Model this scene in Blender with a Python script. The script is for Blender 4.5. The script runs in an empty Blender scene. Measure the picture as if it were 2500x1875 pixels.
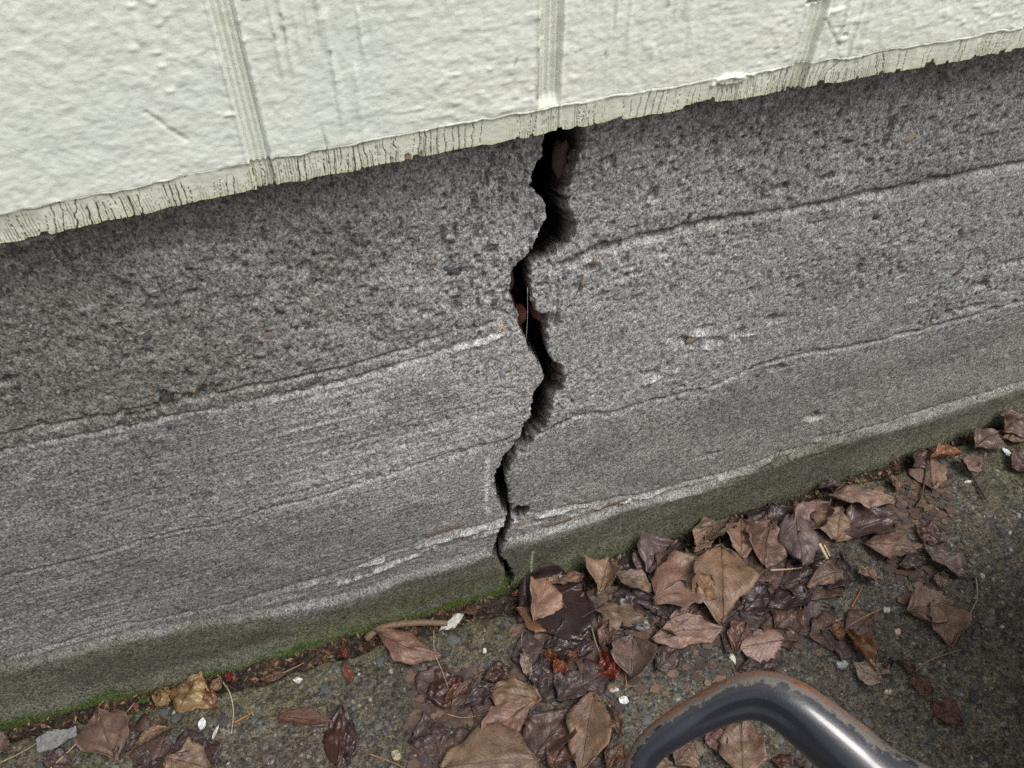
import bpy, bmesh, math, random
import numpy as np
from mathutils import Vector, noise as mnoise

# ------------------------------------------------------------------ camera, sky, sun, exposure
scene = bpy.context.scene
C = scene.collection
PW, PH = 2500.0, 1875.0                      # pixel grid of the photograph, used only to survey positions
FPX, PITCH, YAW, ROLL = 2092.5, math.radians(47.404), math.radians(19.347), math.radians(0.084)
CAM = np.array([0.0, -0.5251, 0.9823])
_f = np.array([math.sin(YAW)*math.cos(PITCH), math.cos(YAW)*math.cos(PITCH), -math.sin(PITCH)])
_r0 = np.array([math.cos(YAW), -math.sin(YAW), 0.0]); _u0 = np.cross(_r0, _f)
CR = _r0*math.cos(ROLL)+_u0*math.sin(ROLL); CU = _u0*math.cos(ROLL)-_r0*math.sin(ROLL); CF = _f
cam = bpy.data.cameras.new("camera"); cam.sensor_width = 36; cam.lens = FPX/PW*36; cam.clip_start = 0.01; cam.clip_end = 500
camo = bpy.data.objects.new("camera", cam); C.objects.link(camo)
from mathutils import Matrix
camo.matrix_world = Matrix(((CR[0], CU[0], -CF[0], CAM[0]), (CR[1], CU[1], -CF[1], CAM[1]), (CR[2], CU[2], -CF[2], CAM[2]), (0, 0, 0, 1)))
scene.camera = camo

SUN_EL, SUN_AZ = math.radians(64), math.radians(150)      # azimuth clockwise from +Y: light arrives from the street side
w = bpy.data.worlds.new("World"); scene.world = w; w.use_nodes = True
nt = w.node_tree; nt.nodes.clear()
sky = nt.nodes.new("ShaderNodeTexSky"); sky.sky_type = 'NISHITA'; sky.sun_disc = False
sky.sun_elevation = SUN_EL; sky.sun_rotation = SUN_AZ; sky.air_density = 1.0; sky.dust_density = 6.0; sky.ozone_density = 1.0
hs = nt.nodes.new("ShaderNodeHueSaturation"); hs.inputs['Saturation'].default_value = 0.32
bg = nt.nodes.new("ShaderNodeBackground"); bg.inputs['Strength'].default_value = 0.12
wo = nt.nodes.new("ShaderNodeOutputWorld")
nt.links.new(sky.outputs[0], hs.inputs['Color']); nt.links.new(hs.outputs[0], bg.inputs[0]); nt.links.new(bg.outputs[0], wo.inputs[0])
sl = bpy.data.lights.new("sun", 'SUN'); sl.energy = 1.2; sl.angle = math.radians(24); sl.color = (1.0, 0.975, 0.93)
so = bpy.data.objects.new("sun", sl); C.objects.link(so)
sd = Vector((math.sin(SUN_AZ)*math.cos(SUN_EL), math.cos(SUN_AZ)*math.cos(SUN_EL), math.sin(SUN_EL)))
so.rotation_euler = sd.to_track_quat('Z', 'Y').to_euler()
scene.view_settings.view_transform = 'Standard'; scene.view_settings.look = 'None'
scene.view_settings.gamma = 1.0; scene.view_settings.use_curve_mapping = False
scene.view_settings.exposure = 0.34
scene.render.engine = 'CYCLES'
scene.cycles.use_denoising = False; scene.cycles.filter_width = 1.5; scene.cycles.max_bounces = 6; scene.cycles.diffuse_bounces = 4; scene.cycles.use_adaptive_sampling = False

# ------------------------------------------------------------------ survey helpers
def ray(px, py):
    px = np.asarray(px, float); py = np.asarray(py, float)
    a = (px-PW/2)/FPX; b = -(py-PH/2)/FPX
    return a[..., None]*CR + b[..., None]*CU + CF
def on_wall(px, py, y=0.0):                  # -> x, z on the plane Y = y
    d = ray(px, py); t = (y-CAM[1])/d[..., 1]
    return CAM[0]+t*d[..., 0], CAM[2]+t*d[..., 2]
def on_level(px, py, z=0.0):
    d = ray(px, py); t = (z-CAM[2])/d[..., 2]
    return CAM[0]+t*d[..., 0], CAM[1]+t*d[..., 1]
def at_depth(px, py, s):
    return CAM + s*ray(px, py)

rng = np.random.default_rng(7); random.seed(11)
_tab = rng.random((256, 256))
def vn(x, y, seed=0):                        # smooth value noise 0..1
    x = np.asarray(x, float)+seed*17.31; y = np.asarray(y, float)+seed*9.77
    xi = np.floor(x).astype(int); yi = np.floor(y).astype(int); fx = x-xi; fy = y-yi
    fx = fx*fx*fx*(fx*(fx*6-15)+10); fy = fy*fy*fy*(fy*(fy*6-15)+10)
    a = _tab[xi & 255, yi & 255]; b = _tab[(xi+1) & 255, yi & 255]; c = _tab[xi & 255, (yi+1) & 255]; d = _tab[(xi+1) & 255, (yi+1) & 255]
    return (a*(1-fx)+b*fx)*(1-fy)+(c*(1-fx)+d*fx)*fy
def fbm(x, y, oct=4, seed=0, gain=0.5):      # about -1..1
    s = 0; a = 1; n = 0
    for o in range(oct):
        s = s+a*(vn(x*2**o, y*2**o, seed+o*3)*2-1); n += a; a *= gain
    return s/n*1.5
def ss(a, b, x): t = np.clip((x-a)/(b-a), 0, 1); return t*t*(3-2*t)
def line_of(pts, y=0.0):                     # surveyed polyline on the wall -> z as a function of x
    p = np.array(pts, float); X, Z = on_wall(p[:, 0], p[:, 1], y); o = np.argsort(X); return X[o], Z[o]
def zline(x, L): 
    X, Z = L
    s0 = (Z[1]-Z[0])/(X[1]-X[0]); s1 = (Z[-1]-Z[-2])/(X[-1]-X[-2])
    r = np.interp(x, X, Z); return r

def grid_mesh(name, P, col=None, extra=None, flip=False, cap=None):
    """P: (n, m, 3) grid of points -> one mesh object data; cap: (n+m ring) depth vector closes the back."""
    n, m = P.shape[:2]
    me = bpy.data.meshes.new(name)
    V = P.reshape(-1, 3); idx = np.arange(n*m).reshape(n, m)
    a, b, c, d = idx[:-1, :-1], idx[1:, :-1], idx[1:, 1:], idx[:-1, 1:]
    Q = np.stack([a, b, c, d] if not flip else [a, d, c, b], -1).reshape(-1, 4)
    if cap is not None:
        ring = np.concatenate([idx[:, 0], idx[-1, 1:], idx[-2::-1, -1], idx[0, -2:0:-1]])
        R = V[ring].copy(); ax, val = cap; R[:, ax] = val
        k = len(ring); k0 = len(V)+k; V = np.concatenate([V, V[ring], R]); fr0 = k0-k; nx = (np.arange(k)+1) % k
        S = np.stack([fr0+np.arange(k), k0+np.arange(k), k0+nx, fr0+nx], -1)
        if not flip: S = S[:, ::-1]
        S = S[:, ::-1]
        Q = np.concatenate([Q, S])
    me.vertices.add(len(V)); me.vertices.foreach_set('co', np.ascontiguousarray(V, np.float32).ravel())
    me.loops.add(len(Q)*4); me.loops.foreach_set('vertex_index', np.ascontiguousarray(Q, np.int32).ravel())
    me.polygons.add(len(Q)); me.polygons.foreach_set('loop_start', np.arange(0, len(Q)*4, 4, dtype=np.int32))
    me.polygons.foreach_set('use_smooth', np.ones(len(Q), bool))
    me.update(calc_edges=True); me.validate()
    if col is not None:
        cc = np.ones((len(V), 4), np.float32); cc[:n*m, :3] = col.reshape(-1, 3)
        if cap is not None: cc[n*m:, :3] = np.concatenate([cc[ring, :3]]*2)
        at = me.color_attributes.new('Tint', 'FLOAT_COLOR', 'POINT'); at.data.foreach_set('color', cc.ravel())
    if extra:
        for k_, v in extra.items():
            vv = np.zeros(len(V), np.float32); vv[:n*m] = v.ravel()
            at = me.attributes.new(k_, 'FLOAT', 'POINT'); at.data.foreach_set('value', vv)
    return me
def link(name, me, mat, parent=None):
    o = bpy.data.objects.new(name, me); C.objects.link(o)
    if mat and me is not None and len(me.materials) == 0: me.materials.append(mat)
    if parent is not None: o.parent = parent
    return o
def tag(o, label=None, cat=None, group=None, kind=None):
    if label: o['label'] = label
    if cat: o['category'] = cat
    if group: o['group'] = group
    if kind: o['kind'] = kind
    return o
def empty(name, loc=(0, 0, 0)):
    o = bpy.data.objects.new(name, None); o.location = loc; C.objects.link(o); o.empty_display_size = 0.02; return o
def graded(a, b, step, lo, hi, n=16):        # even spacing on [a,b], growing steps out to lo and hi
    core = np.arange(a, b+step*.5, step)
    g = (np.linspace(0, 1, n+1)[1:])**2.2
    parts = []
    if lo < a: parts.append((a-(a-lo)*g)[::-1])
    parts.append(core)
    if hi > b: parts.append(core[-1]+(hi-core[-1])*g)
    return np.concatenate(parts)

# ------------------------------------------------------------------ materials
def mat_new(name):
    m = bpy.data.materials.new(name); m.use_nodes = True; t = m.node_tree
    return m, t, t.nodes['Principled BSDF']
def N(t, typ, **kw):
    n = t.nodes.new(typ)
    for k, v in kw.items():
        if k in n.inputs: n.inputs[k].default_value = v
        else: setattr(n, k, v)
    return n
def ramp(t, stops, src, interp='LINEAR'):
    r = t.nodes.new('ShaderNodeValToRGB'); cr = r.color_ramp; cr.interpolation = interp
    while len(cr.elements) < len(stops): cr.elements.new(0.5)
    for e, (p, c) in zip(cr.elements, stops):
        e.position = p; e.color = c if len(c) == 4 else (*c, 1)
    t.links.new(src, r.inputs[0]); return r
def g(v): return (v, v, v, 1)
def mixc(t, mode, fac, a, b):
    n = t.nodes.new('ShaderNodeMix'); n.data_type = 'RGBA'; n.blend_type = mode
    if isinstance(fac, (int, float)): n.inputs[0].default_value = fac
    else: t.links.new(fac, n.inputs[0])
    for s, i in ((a, 6), (b, 7)):
        if isinstance(s, tuple): n.inputs[i].default_value = s
        else: t.links.new(s, n.inputs[i])
    return n.outputs[2]
def coords(t, scale=(1, 1, 1)):
    tc = t.nodes.new('ShaderNodeTexCoord'); mp = t.nodes.new('ShaderNodeMapping'); mp.inputs['Scale'].default_value = scale
    t.links.new(tc.outputs['Object'], mp.inputs[0]); return mp.outputs[0]

def gritty(name, fine, contrast, bump, rough, stretch=(1, 1, 1), grain=.75, cell=.55):
    """weathered cement: vertex tint x sand-grain speckle, pores and fine relief"""
    m, t, b = mat_new(name)
    v = coords(t, stretch); v1 = coords(t, stretch)
    at = N(t, 'ShaderNodeAttribute', attribute_name='Tint')
    ra = N(t, 'ShaderNodeAttribute', attribute_name='Rough')
    n1 = N(t, 'ShaderNodeTexNoise', Scale=fine, Detail=3.0, Roughness=0.65); t.links.new(v, n1.inputs['Vector'])
    n2 = N(t, 'ShaderNodeTexVoronoi', Scale=fine*cell); t.links.new(v1, n2.inputs['Vector'])
    n3 = N(t, 'ShaderNodeTexNoise', Scale=fine*.17, Detail=4.0, Roughness=.7); t.links.new(v, n3.inputs['Vector'])
    lo, hi = 1-contrast, 1+contrast
    r1 = ramp(t, [(0.32, g(lo*.35)), (0.44, g(lo)), (0.53, g(1.0)), (0.62, g(hi)), (0.74, g(hi*1.3))], n1.outputs['Fac'])
    c = mixc(t, 'MULTIPLY', 1.0, at.outputs['Color'], r1.outputs[0])
    sep = N(t, 'ShaderNodeSeparateColor'); t.links.new(n2.outputs['Color'], sep.inputs[0])
    # single grains: some near black, some pale, some ochre
    gr = ramp(t, [(0.0, g(.22)), (0.12, g(.38)), (0.30, g(.78)), (0.55, g(1.0)), (0.80, g(1.28)), (0.988, g(1.55)), (0.995, (1.22, 1.04, .82, 1))], sep.outputs[0])
    c = mixc(t, 'MULTIPLY', grain, c, gr.outputs[0])
    r3 = ramp(t, [(0.34, g(.72)), (0.5, g(1.0)), (0.66, g(1.2))], n3.outputs['Fac'])
    c = mixc(t, 'MULTIPLY', 0.8, c, r3.outputs[0])
    t.links.new(c, b.inputs['Base Color'])
    b.inputs['Roughness'].default_value = rough; b.inputs['Specular IOR Level'].default_value = 0.3
    bp = N(t, 'ShaderNodeBump', Strength=1.0, Distance=bump)
    ad = N(t, 'ShaderNodeMath', operation='ADD'); t.links.new(n1.outputs['Fac'], ad.inputs[0])
    ml = N(t, 'ShaderNodeMath', operation='MULTIPLY'); t.links.new(n2.outputs['Distance'], ml.inputs[0]); ml.inputs[1].default_value = -0.5
    t.links.new(ml.outputs[0], ad.inputs[1]); t.links.new(ad.outputs[0], bp.inputs['Height'])
    t.links.new(bp.outputs[0], b.inputs['Normal'])
    return m
M_WALL = gritty('foundation_concrete', 620, 0.24, 0.0010, 0.92, (1.05, 1, .72), .68, .88)
M_SLAB = gritty('walkway_concrete', 420, 0.35, 0.0010, 0.8, grain=.7)
M_SOIL = gritty('damp_soil', 380, 0.5, 0.003, 0.85)

def simple(name, col, rough=.6, var=.25, scale=200, bump=0.0, spec=.4, metallic=0):
    m, t, b = mat_new(name)
    v = coords(t); n = N(t, 'ShaderNodeTexNoise', Scale=scale, Detail=4.0); t.links.new(v, n.inputs['Vector'])
    r = ramp(t, [(0.3, tuple(x*(1-var) for x in col)), (0.7, tuple(min(1, x*(1+var)) for x in col))], n.outputs['Fac'])
    t.links.new(r.outputs[0], b.inputs['Base Color'])
    b.inputs['Roughness'].default_value = rough; b.inputs['Specular IOR Level'].default_value = spec; b.inputs['Metallic'].default_value = metallic
    if bump:
        bp = N(t, 'ShaderNodeBump', Strength=1.0, Distance=bump); t.links.new(n.outputs['Fac'], bp.inputs['Height']); t.links.new(bp.outputs[0], b.inputs['Normal'])
    return m

def paint_mat():
    m, t, b = mat_new('weathered_white_paint')
    v = coords(t); at = N(t, 'ShaderNodeAttribute', attribute_name='Tint')
    n = N(t, 'ShaderNodeTexNoise', Scale=14.0, Detail=5.0); t.links.new(v, n.inputs['Vector'])
    r = ramp(t, [(0.3, (.93, .96, .93, 1)), (0.7, (1.0, 1.0, .98, 1))], n.outputs['Fac'])
    c = mixc(t, 'MULTIPLY', 1.0, at.outputs['Color'], r.outputs[0])
    n2 = N(t, 'ShaderNodeTexNoise', Scale=420.0, Detail=3.0); t.links.new(v, n2.inputs['Vector'])
    r2 = ramp(t, [(0.28, g(.62)), (0.36, g(1.0))], n2.outputs['Fac'])
    c = mixc(t, 'MULTIPLY', .6, c, r2.outputs[0])
    t.links.new(c, b.inputs['Base Color']); b.inputs['Roughness'].default_value = .42; b.inputs['Specular IOR Level'].default_value = .45
    n4 = N(t, 'ShaderNodeTexNoise', Scale=260.0, Detail=4.0); t.links.new(coords(t, (.8, 1, 1.1)), n4.inputs['Vector'])
    bp = N(t, 'ShaderNodeBump', Strength=.8, Distance=.0005); t.links.new(n4.outputs['Fac'], bp.inputs['Height']); t.links.new(bp.outputs[0], b.inputs['Normal'])
    return m
M_PAINT = paint_mat()

def leaf_mat():
    m, t, b = mat_new('dead_leaf')
    oi = N(t, 'ShaderNodeObjectInfo'); uv = N(t, 'ShaderNodeUVMap')
    sx = N(t, 'ShaderNodeSeparateXYZ'); t.links.new(uv.outputs[0], sx.inputs[0])      # u along, v across (-.5..5)+.5
    def math_(op, a, bb=None, c=None):
        n = t.nodes.new('ShaderNodeMath'); n.operation = op
        for i, s in enumerate((a, bb, c)):
            if s is None: continue
            if isinstance(s, (int, float)): n.inputs[i].default_value = s
            else: t.links.new(s, n.inputs[i])
        return n.outputs[0]
    dv = math_('ABSOLUTE', math_('SUBTRACT', sx.outputs[1], 0.5))
    mid = ramp(t, [(0.0, g(1)), (0.018, g(.8)), (0.04, g(0))], dv)
    ph = math_('ADD', math_('MULTIPLY', sx.outputs[0], 9.0), math_('MULTIPLY', dv, -7.0))
    tri = math_('PINGPONG', ph, 0.5)
    side = ramp(t, [(0.0, g(.8)), (0.05, g(.35)), (0.10, g(0))], tri)
    vein = math_('MAXIMUM', mid.outputs[0], math_('MULTIPLY', side.outputs[0], .35))
    v = coords(t); rnd = math_('MULTIPLY', oi.outputs['Random'], 37.0)
    n1 = N(t, 'ShaderNodeTexNoise', noise_dimensions='4D', Scale=45.0, Detail=6.0, Roughness=.65); t.links.new(v, n1.inputs['Vector']); t.links.new(rnd, n1.inputs['W'])
    n2 = N(t, 'ShaderNodeTexNoise', noise_dimensions='4D', Scale=330.0, Detail=4.0, Roughness=.6); t.links.new(v, n2.inputs['Vector']); t.links.new(rnd, n2.inputs['W'])
    n3 = N(t, 'ShaderNodeTexNoise', noise_dimensions='4D', Scale=22.0, Detail=3.0); t.links.new(v, n3.inputs['Vector']); t.links.new(math_('ADD', rnd, 5.0), n3.inputs['W'])
    r1 = ramp(t, [(0.28, (.42, .36, .40, 1)), (0.45, (.8, .78, .8, 1)), (0.58, (1.05, 1.02, 1.0, 1)), (0.75, (1.35, 1.25, 1.12, 1))], n1.outputs['Fac'])
    c = mixc(t, 'MULTIPLY', 1.0, oi.outputs['Color'], r1.outputs[0])
    r3 = ramp(t, [(0.56, g(0)), (0.72, g(1))], n3.outputs['Fac'])
    c = mixc(t, 'MIX', math_('MULTIPLY', r3.outputs[0], .55), c, (.055, .045, .052, 1))
    r2 = ramp(t, [(0.3, g(.6)), (0.5, g(1)), (0.7, g(1.25))], n2.outputs['Fac'])
    c = mixc(t, 'MULTIPLY', .5, c, r2.outputs[0])
    c = mixc(t, 'MIX', math_('MULTIPLY', vein, .42), c, (.05, .03, .022, 1))
    t.links.new(c, b.inputs['Base Color'])
    t.links.new(oi.outputs['Alpha'], b.inputs['Roughness']); b.inputs['Specular IOR Level'].default_value = .45
    h = math_('ADD', math_('MULTIPLY', n2.outputs['Fac'], .5), math_('MULTIPLY', vein, .9))
    h = math_('ADD', h, math_('MULTIPLY', n1.outputs['Fac'], 1.2))
    bp = N(t, 'ShaderNodeBump', Strength=.9, Distance=.0011); t.links.new(h, bp.inputs['Height']); t.links.new(bp.outputs[0], b.inputs['Normal'])
    return m
M_LEAF = leaf_mat()
def tinted(name, scale, bump, spec=.4):
    m, t, b = mat_new(name); oi = N(t, 'ShaderNodeObjectInfo'); v = coords(t)
    n = N(t, 'ShaderNodeTexNoise', Scale=scale, Detail=4.0, Roughness=.65); t.links.new(v, n.inputs['Vector'])
    r = ramp(t, [(0.3, g(.5)), (0.5, g(1)), (0.72, g(1.3))], n.outputs['Fac'])
    c = mixc(t, 'MULTIPLY', .9, oi.outputs['Color'], r.outputs[0]); t.links.new(c, b.inputs['Base Color'])
    t.links.new(oi.outputs['Alpha'], b.inputs['Roughness']); b.inputs['Specular IOR Level'].default_value = spec
    bp = N(t, 'ShaderNodeBump', Strength=1, Distance=bump); t.links.new(n.outputs['Fac'], bp.inputs['Height']); t.links.new(bp.outputs[0], b.inputs['Normal'])
    return m
M_BIT = tinted('litter_bits', 300, .0008)
M_STONE = tinted('aggregate_stone', 260, .0005, .3)
M_MOSS = simple('moss', (.075, .14, .018), .8, .5, 90)

# ------------------------------------------------------------------ levels surveyed along the foot of the wall
BASE = line_of([(0, 1792), (250, 1722), (536, 1638), (850, 1563), (1167, 1466), (1437, 1389), (1670, 1308), (2000, 1183), (2271, 1097), (2500, 1012)], -.0145)
def zbase(x):
    z = np.interp(x, *BASE); return z
_xb = np.linspace(-.6, 1.2, 60); _pb = np.polyfit(BASE[0], BASE[1], 3)
def zfoot(x):
    xx = np.clip(x, BASE[0][0], BASE[0][-1]); return np.polyval(_pb, xx)
EDGE = line_of([(0, 598), (160, 565), (300, 532), (470, 497), (683, 451), (820, 426), (1000, 390), (1321, 328), (1480, 300), (1669, 268), (1830, 240), (2050, 200), (2270, 160), (2499, 121)], -0.026)
_pe = np.polyfit(EDGE[0], EDGE[1], 3)
def zedge(x): return np.polyval(_pe, np.clip(x, EDGE[0][0], EDGE[0][-1]))

# ------------------------------------------------------------------ foundation wall
XC0, _ = on_wall(1175, 1200); XC1, _ = on_wall(1445, 420)
xs = np.concatenate([graded(-0.47, float(XC0)-.001, .00125, -4.0, float(XC0)-.001, 18), np.arange(float(XC0), float(XC1), .0006), graded(float(XC1), 1.06, .00125, float(XC1), 5.0, 18)])
zs = graded(-0.025, 0.70, .00140, -0.35, 0.74, 5)
X, Z = np.meshgrid(xs, zs, indexing='ij')
DIV = [(1320, 330), (1270, 640), (1330, 900), (1220, 1130), (1230, 1300), (1245, 1440)]
_dx, _dz = on_wall(*np.array(DIV, float).T); _o = np.argsort(_dz)
right = X > np.interp(Z, _dz[_o], _dx[_o])
lineA = line_of([(0, 1105), (260, 1050), (450, 1010), (650, 968), (850, 930), (1050, 868), (1225, 812)])
lineA2 = line_of([(1400, 640), (1430, 622), (1560, 585), (1720, 548), (1900, 520), (2100, 482), (2300, 440), (2500, 398)])
lineB = line_of([(1310, 1062), (1352, 1042), (1410, 1018), (1499, 1003), (1600, 978), (1720, 950), (1830, 905), (1932, 870), (2113, 839), (2300, 790), (2437, 750), (2500, 732)])
lineC = line_of([(0, 1405), (185, 1362), (332, 1316), (540, 1277), (637, 1243), (820, 1194), (936, 1159), (1098, 1101), (1225, 1074)])
lineD = line_of([(0, 1640), (150, 1602), (309, 1559), (386, 1545), (637, 1503), (849, 1462), (974, 1416), (1198, 1347), (1244, 1326), (1476, 1258), (1522, 1243), (1650, 1213), (1766, 1179), (1997, 1094), (2229, 1028), (2500, 940)], -.004)
lineE = line_of([(300, 1530), (560, 1480), (839, 1397), (1051, 1312), (1225, 1268), (1400, 1236), (1560, 1212), (1766, 1160), (1900, 1110), (2060, 1062)])
zA = np.where(right, zline(X, lineA2), zline(X, lineA)); zB = zline(X, lineB); zC = zline(X, lineC); zD = zline(X, lineD); zE = zline(X, lineE)
wob = fbm(X*40, Z*40, 3, 5)*.002
above = ss(-.003, .006, Z-zA+wob)
D = np.zeros_like(X)                                             # relief, positive = towards the viewer
D += fbm(X*5, Z*7, 3, 1)*.0022 + fbm(X*22, Z*30, 3, 2)*.0009
# rough, washed-out upper lift / wood-grained lower lift
rough = np.where(right, .78+.22*above, .25+.75*above)
rough = np.clip(rough+.45*fbm(X*9, Z*14, 3, 8), .12, 1.15)
rough *= np.where(right, 1-.55*ss(.03, -.05, Z-zB), 1)
rough *= 1-.75*ss(.006, -.006, Z-zD)
s1 = vn(X*380, Z*245, 3); s2 = vn(X*190, Z*122, 4); s3 = vn(X*90, Z*60, 6)
D += rough*((s1-.5)*.0013+(s2-.5)*.0009+(s3-.5)*.0006)
pits = ss(.76, .95, vn(X*190, Z*122, 9))*rough; D -= pits*.0020
pit2 = ss(.90, .98, vn(X*62, Z*42, 12))*np.clip(rough-.35, 0, 1); D -= pit2*.0042
grain = vn(X*9+fbm(X*6, Z*6, 2, 33)*.6, Z*330, 21)*.6+vn(X*22, Z*620, 22)*.4
gm = np.where(right, .35, 1.0)*(1-above)*ss(-.02, .01, Z-zD)*(.45+.8*vn(X*6, Z*11, 25))
D += gm*(grain-.5)*.0014
D += np.where(right, .5, .35)*(vn(X*12, Z*160, 27)-.5)*.0004
pit3 = ss(.78, .92, vn(X*270, Z*175, 28))*np.clip(rough, .2, 1); D -= pit3*.0016
# board joints: a small step with a ragged ledge and a dark undercut
def joint(zl, depth, width, step, mask=1.0, seed=40):
    global D
    k = .35+.9*vn(X*26, Z*3, seed)
    j = zl+fbm(X*70, Z*0, 3, seed+1)*.0022
    D -= mask*k*depth*np.exp(-((Z-j)/width)**2)
    D += mask*step*ss(-.0025, .0025, j-Z)
L_, R_ = (~right).astype(float), right.astype(float)
joint(zA, .0026, .0018, .0008, L_, 41)
joint(zline(X, lineA)+.016, .0032, .0018, .0006, L_*ss(.30, .05, X), 43)
joint(zA, .0062, .0034, .0014, R_*ss(0.20, .26, X), 45)
joint(zB, .0062, .0026, -.0010, R_*(.3+.7*ss(.42, .52, vn(X*7, Z*0, 50))), 47)
joint(zC, .0050, .0020, -.0010, L_, 49)
joint(zE, .003, .003, .0, 1.0, 53)
# crusty mortar fins
fin = np.zeros_like(X)
def finline(zl, amp, width, mask, seed):
    global D, fin
    j = zl+fbm(X*50, Z*0+seed, 3, seed)*.003
    f = np.exp(-((Z-j)/width)**2)*ss(.46, .66, vn(X*38, Z*90, seed+2)+.10*fbm(X*150, Z*150, 2, seed+3))*mask
    D += f*amp; fin = np.maximum(fin, f)
finline(zA-.002, .0026, .0045, L_*ss(.0, .12, X), 61)
finline(zE-.008, .0042, .005, ss(-.12, .02, X)*ss(.75, .6, X), 63)
finline(zE-.022, .0032, .005, ss(-.15, .02, X)*(1-.6*R_)*ss(.75, .6, X), 65)
for k_, (pa, pb_, wd) in enumerate([((1650, 848), (1750, 846), .004), ((1790, 830), (1905, 795), .005), ((1690, 822), (1740, 815), .003), ((2310, 735), (2375, 712), .005), ((1970, 1034), (2040, 1008), .006), ((1990, 1082), (2050, 1070), .004), ((1560, 935), (1650, 905), .003), ((2440, 660), (2500, 650), .003)]):
    ax, az = on_wall(*pa); bx, bz = on_wall(*pb_)
    zl = az+(bz-az)*np.clip((X-ax)/(bx-ax), 0, 1)
    msk = ss(ax-.012, ax+.008, X)*ss(bx+.012, bx-.008, X)
    finline(zl, .0035, wd*.8, msk*ss(.2, .5, vn(X*90, Z*200, 88+k_)), 70+2*k_)
    D -= msk*.006*np.exp(-((Z-zl-.009)/.005)**2)*ss(.35, .6, vn(X*60, Z*60, 90+k_))
# projecting foot of the wall below the last board, its sloped shoulder catches the light
D += .0060*ss(.0045, -.0065, Z-zD+fbm(X*30, Z*0, 2, 57)*.0010)
D += .0085*ss(.035, -.01, Z-zfoot(X))
# ---- the crack, row by row: left lip, end of the gap, outer rim of the broken right flank (photo survey)
ROWS = [(300,1335,1410,1428,1),(328,1333,1405,1426,1),(358,1329,1403,1424,1),(388,1321,1378,1416,1),(419,1310,1368,1409,1),(445,1304,1366,1401,1),(464,1300,1368,1392,1),(480,1314,1367,1384,1),(502,1331,1366,1392,1),(525,1334,1374,1407,.75),(548,1331,1378,1415,.6),(578,1322,1371,1405,.55),(601,1310,1350,1386,.5),(624,1289,1322,1360,.4),(647,1268,1280,1310,.45),(662,1255,1284,1295,.9),(685,1245,1289,1297,1),(711,1245,1292,1298,1),(738,1253,1294,1303,1),(761,1263,1299,1308,1),(776,1268,1312,1350,1),(799,1267,1315,1348,1),(821,1274,1316,1337,1),(844,1282,1331,1339,1),(867,1293,1339,1344,1),(882,1312,1344,1352,.7),(905,1325,1354,1377,.45),(928,1326,1354,1383,.4),(945,1309,1332,1380,.8),(967,1300,1328,1352,.9),(996,1294,1326,1345,.9),(1017,1293,1320,1341,.8),(1039,1278,1292,1333,.6),(1068,1269,1280,1308,.55),(1090,1253,1266,1286,.55),(1111,1231,1240,1268,.6),(1133,1220,1230,1247,.7),(1162,1208,1227,1236,1),(1184,1204,1231,1238,1),(1205,1211,1236,1244,.9),(1227,1215,1234,1247,.6),(1241,1224,1242,1250,.5),(1256,1240,1246,1254,.3),(1266,1238,1244,1250,.25),(1278,1228,1238,1244,.5),(1299,1217,1235,1240,.6),(1321,1214,1228,1236,.5),(1338,1204,1211,1220,.4),(1345,1203,1210,1216,.45),(1357,1211,1224,1229,.5),(1379,1226,1239,1244,.55),(1393,1231,1245,1249,.5),(1415,1226,1237,1241,.45),(1429,1235,1245,1250,.4),(1445,1250,1260,1266,.35),(1465,1258,1268,1272,.3)]
rw = np.array(ROWS, float)
lx, lz = on_wall(rw[:, 1], rw[:, 0]); mx, mz = on_wall(rw[:, 2], rw[:, 0]); rx, rz = on_wall(rw[:, 3], rw[:, 0])
zcol = zs; o_ = np.argsort(lz)
jag = fbm(zcol*120, zcol*0, 3, 101)*.0019+fbm(zcol*330, zcol*0, 2, 102)*.0011
jag2 = fbm(zcol*120, zcol*0, 3, 103)*.0020+fbm(zcol*330, zcol*0, 2, 104)*.0011
lf = np.interp(zcol, lz[o_], lx[o_])+jag
o2 = np.argsort(mz); mf = np.interp(zcol, mz[o2], mx[o2])+jag2*.6
o3 = np.argsort(rz); rf = np.interp(zcol, rz[o3], rx[o3])+jag2*1.4
dp = np.interp(zcol, lz[o_], rw[o_, 4])
rf = np.maximum(rf, mf+.0012); mf = np.maximum(mf, lf+.0022); mf = mf+.45*(rf-mf); _lo = .0009*ss(.36, .22, zcol); lf = lf-_lo; mf = mf+_lo*.6; rf = rf+_lo*.8
Lf, Mf, Rf, Dp = (np.broadcast_to(a, X.shape) for a in (lf, mf, rf, dp))
inside = zcol > lz.min()+.001
gate = np.broadcast_to(ss(lz.min()-.004, lz.min()+.004, zcol), X.shape)
u = np.clip((Rf-X)/(Rf-Mf), 0, 1)                                # 0 at the rim .. 1 at the gap
flank = (Rf-Mf)*3.2*u**1.15*(1+.45*fbm(X*110, Z*110, 3, 110))+u*.009*(fbm(X*260, Z*190, 3, 111)+.2)
flank = np.where((X < Rf) & (X > Lf), np.clip(flank, 0, .06), 0)*gate
gap = ((X > Lf) & (X < Mf)).astype(float)
e = np.clip(np.minimum(X-Lf, Mf-X)/.0022, 0, 1)
gapd = gap*(.030+Dp*(.090+.07*e))*(1+.22*fbm(X*90, Z*60, 3, 113))*gate
lipL = .0012*np.exp(-np.clip(Lf-X, 0, 1)/.002)*(X <= Lf)*gate*(1+fbm(X*200, Z*200, 2, 116)); 
crackD = np.maximum(flank, gapd)+lipL
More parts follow.
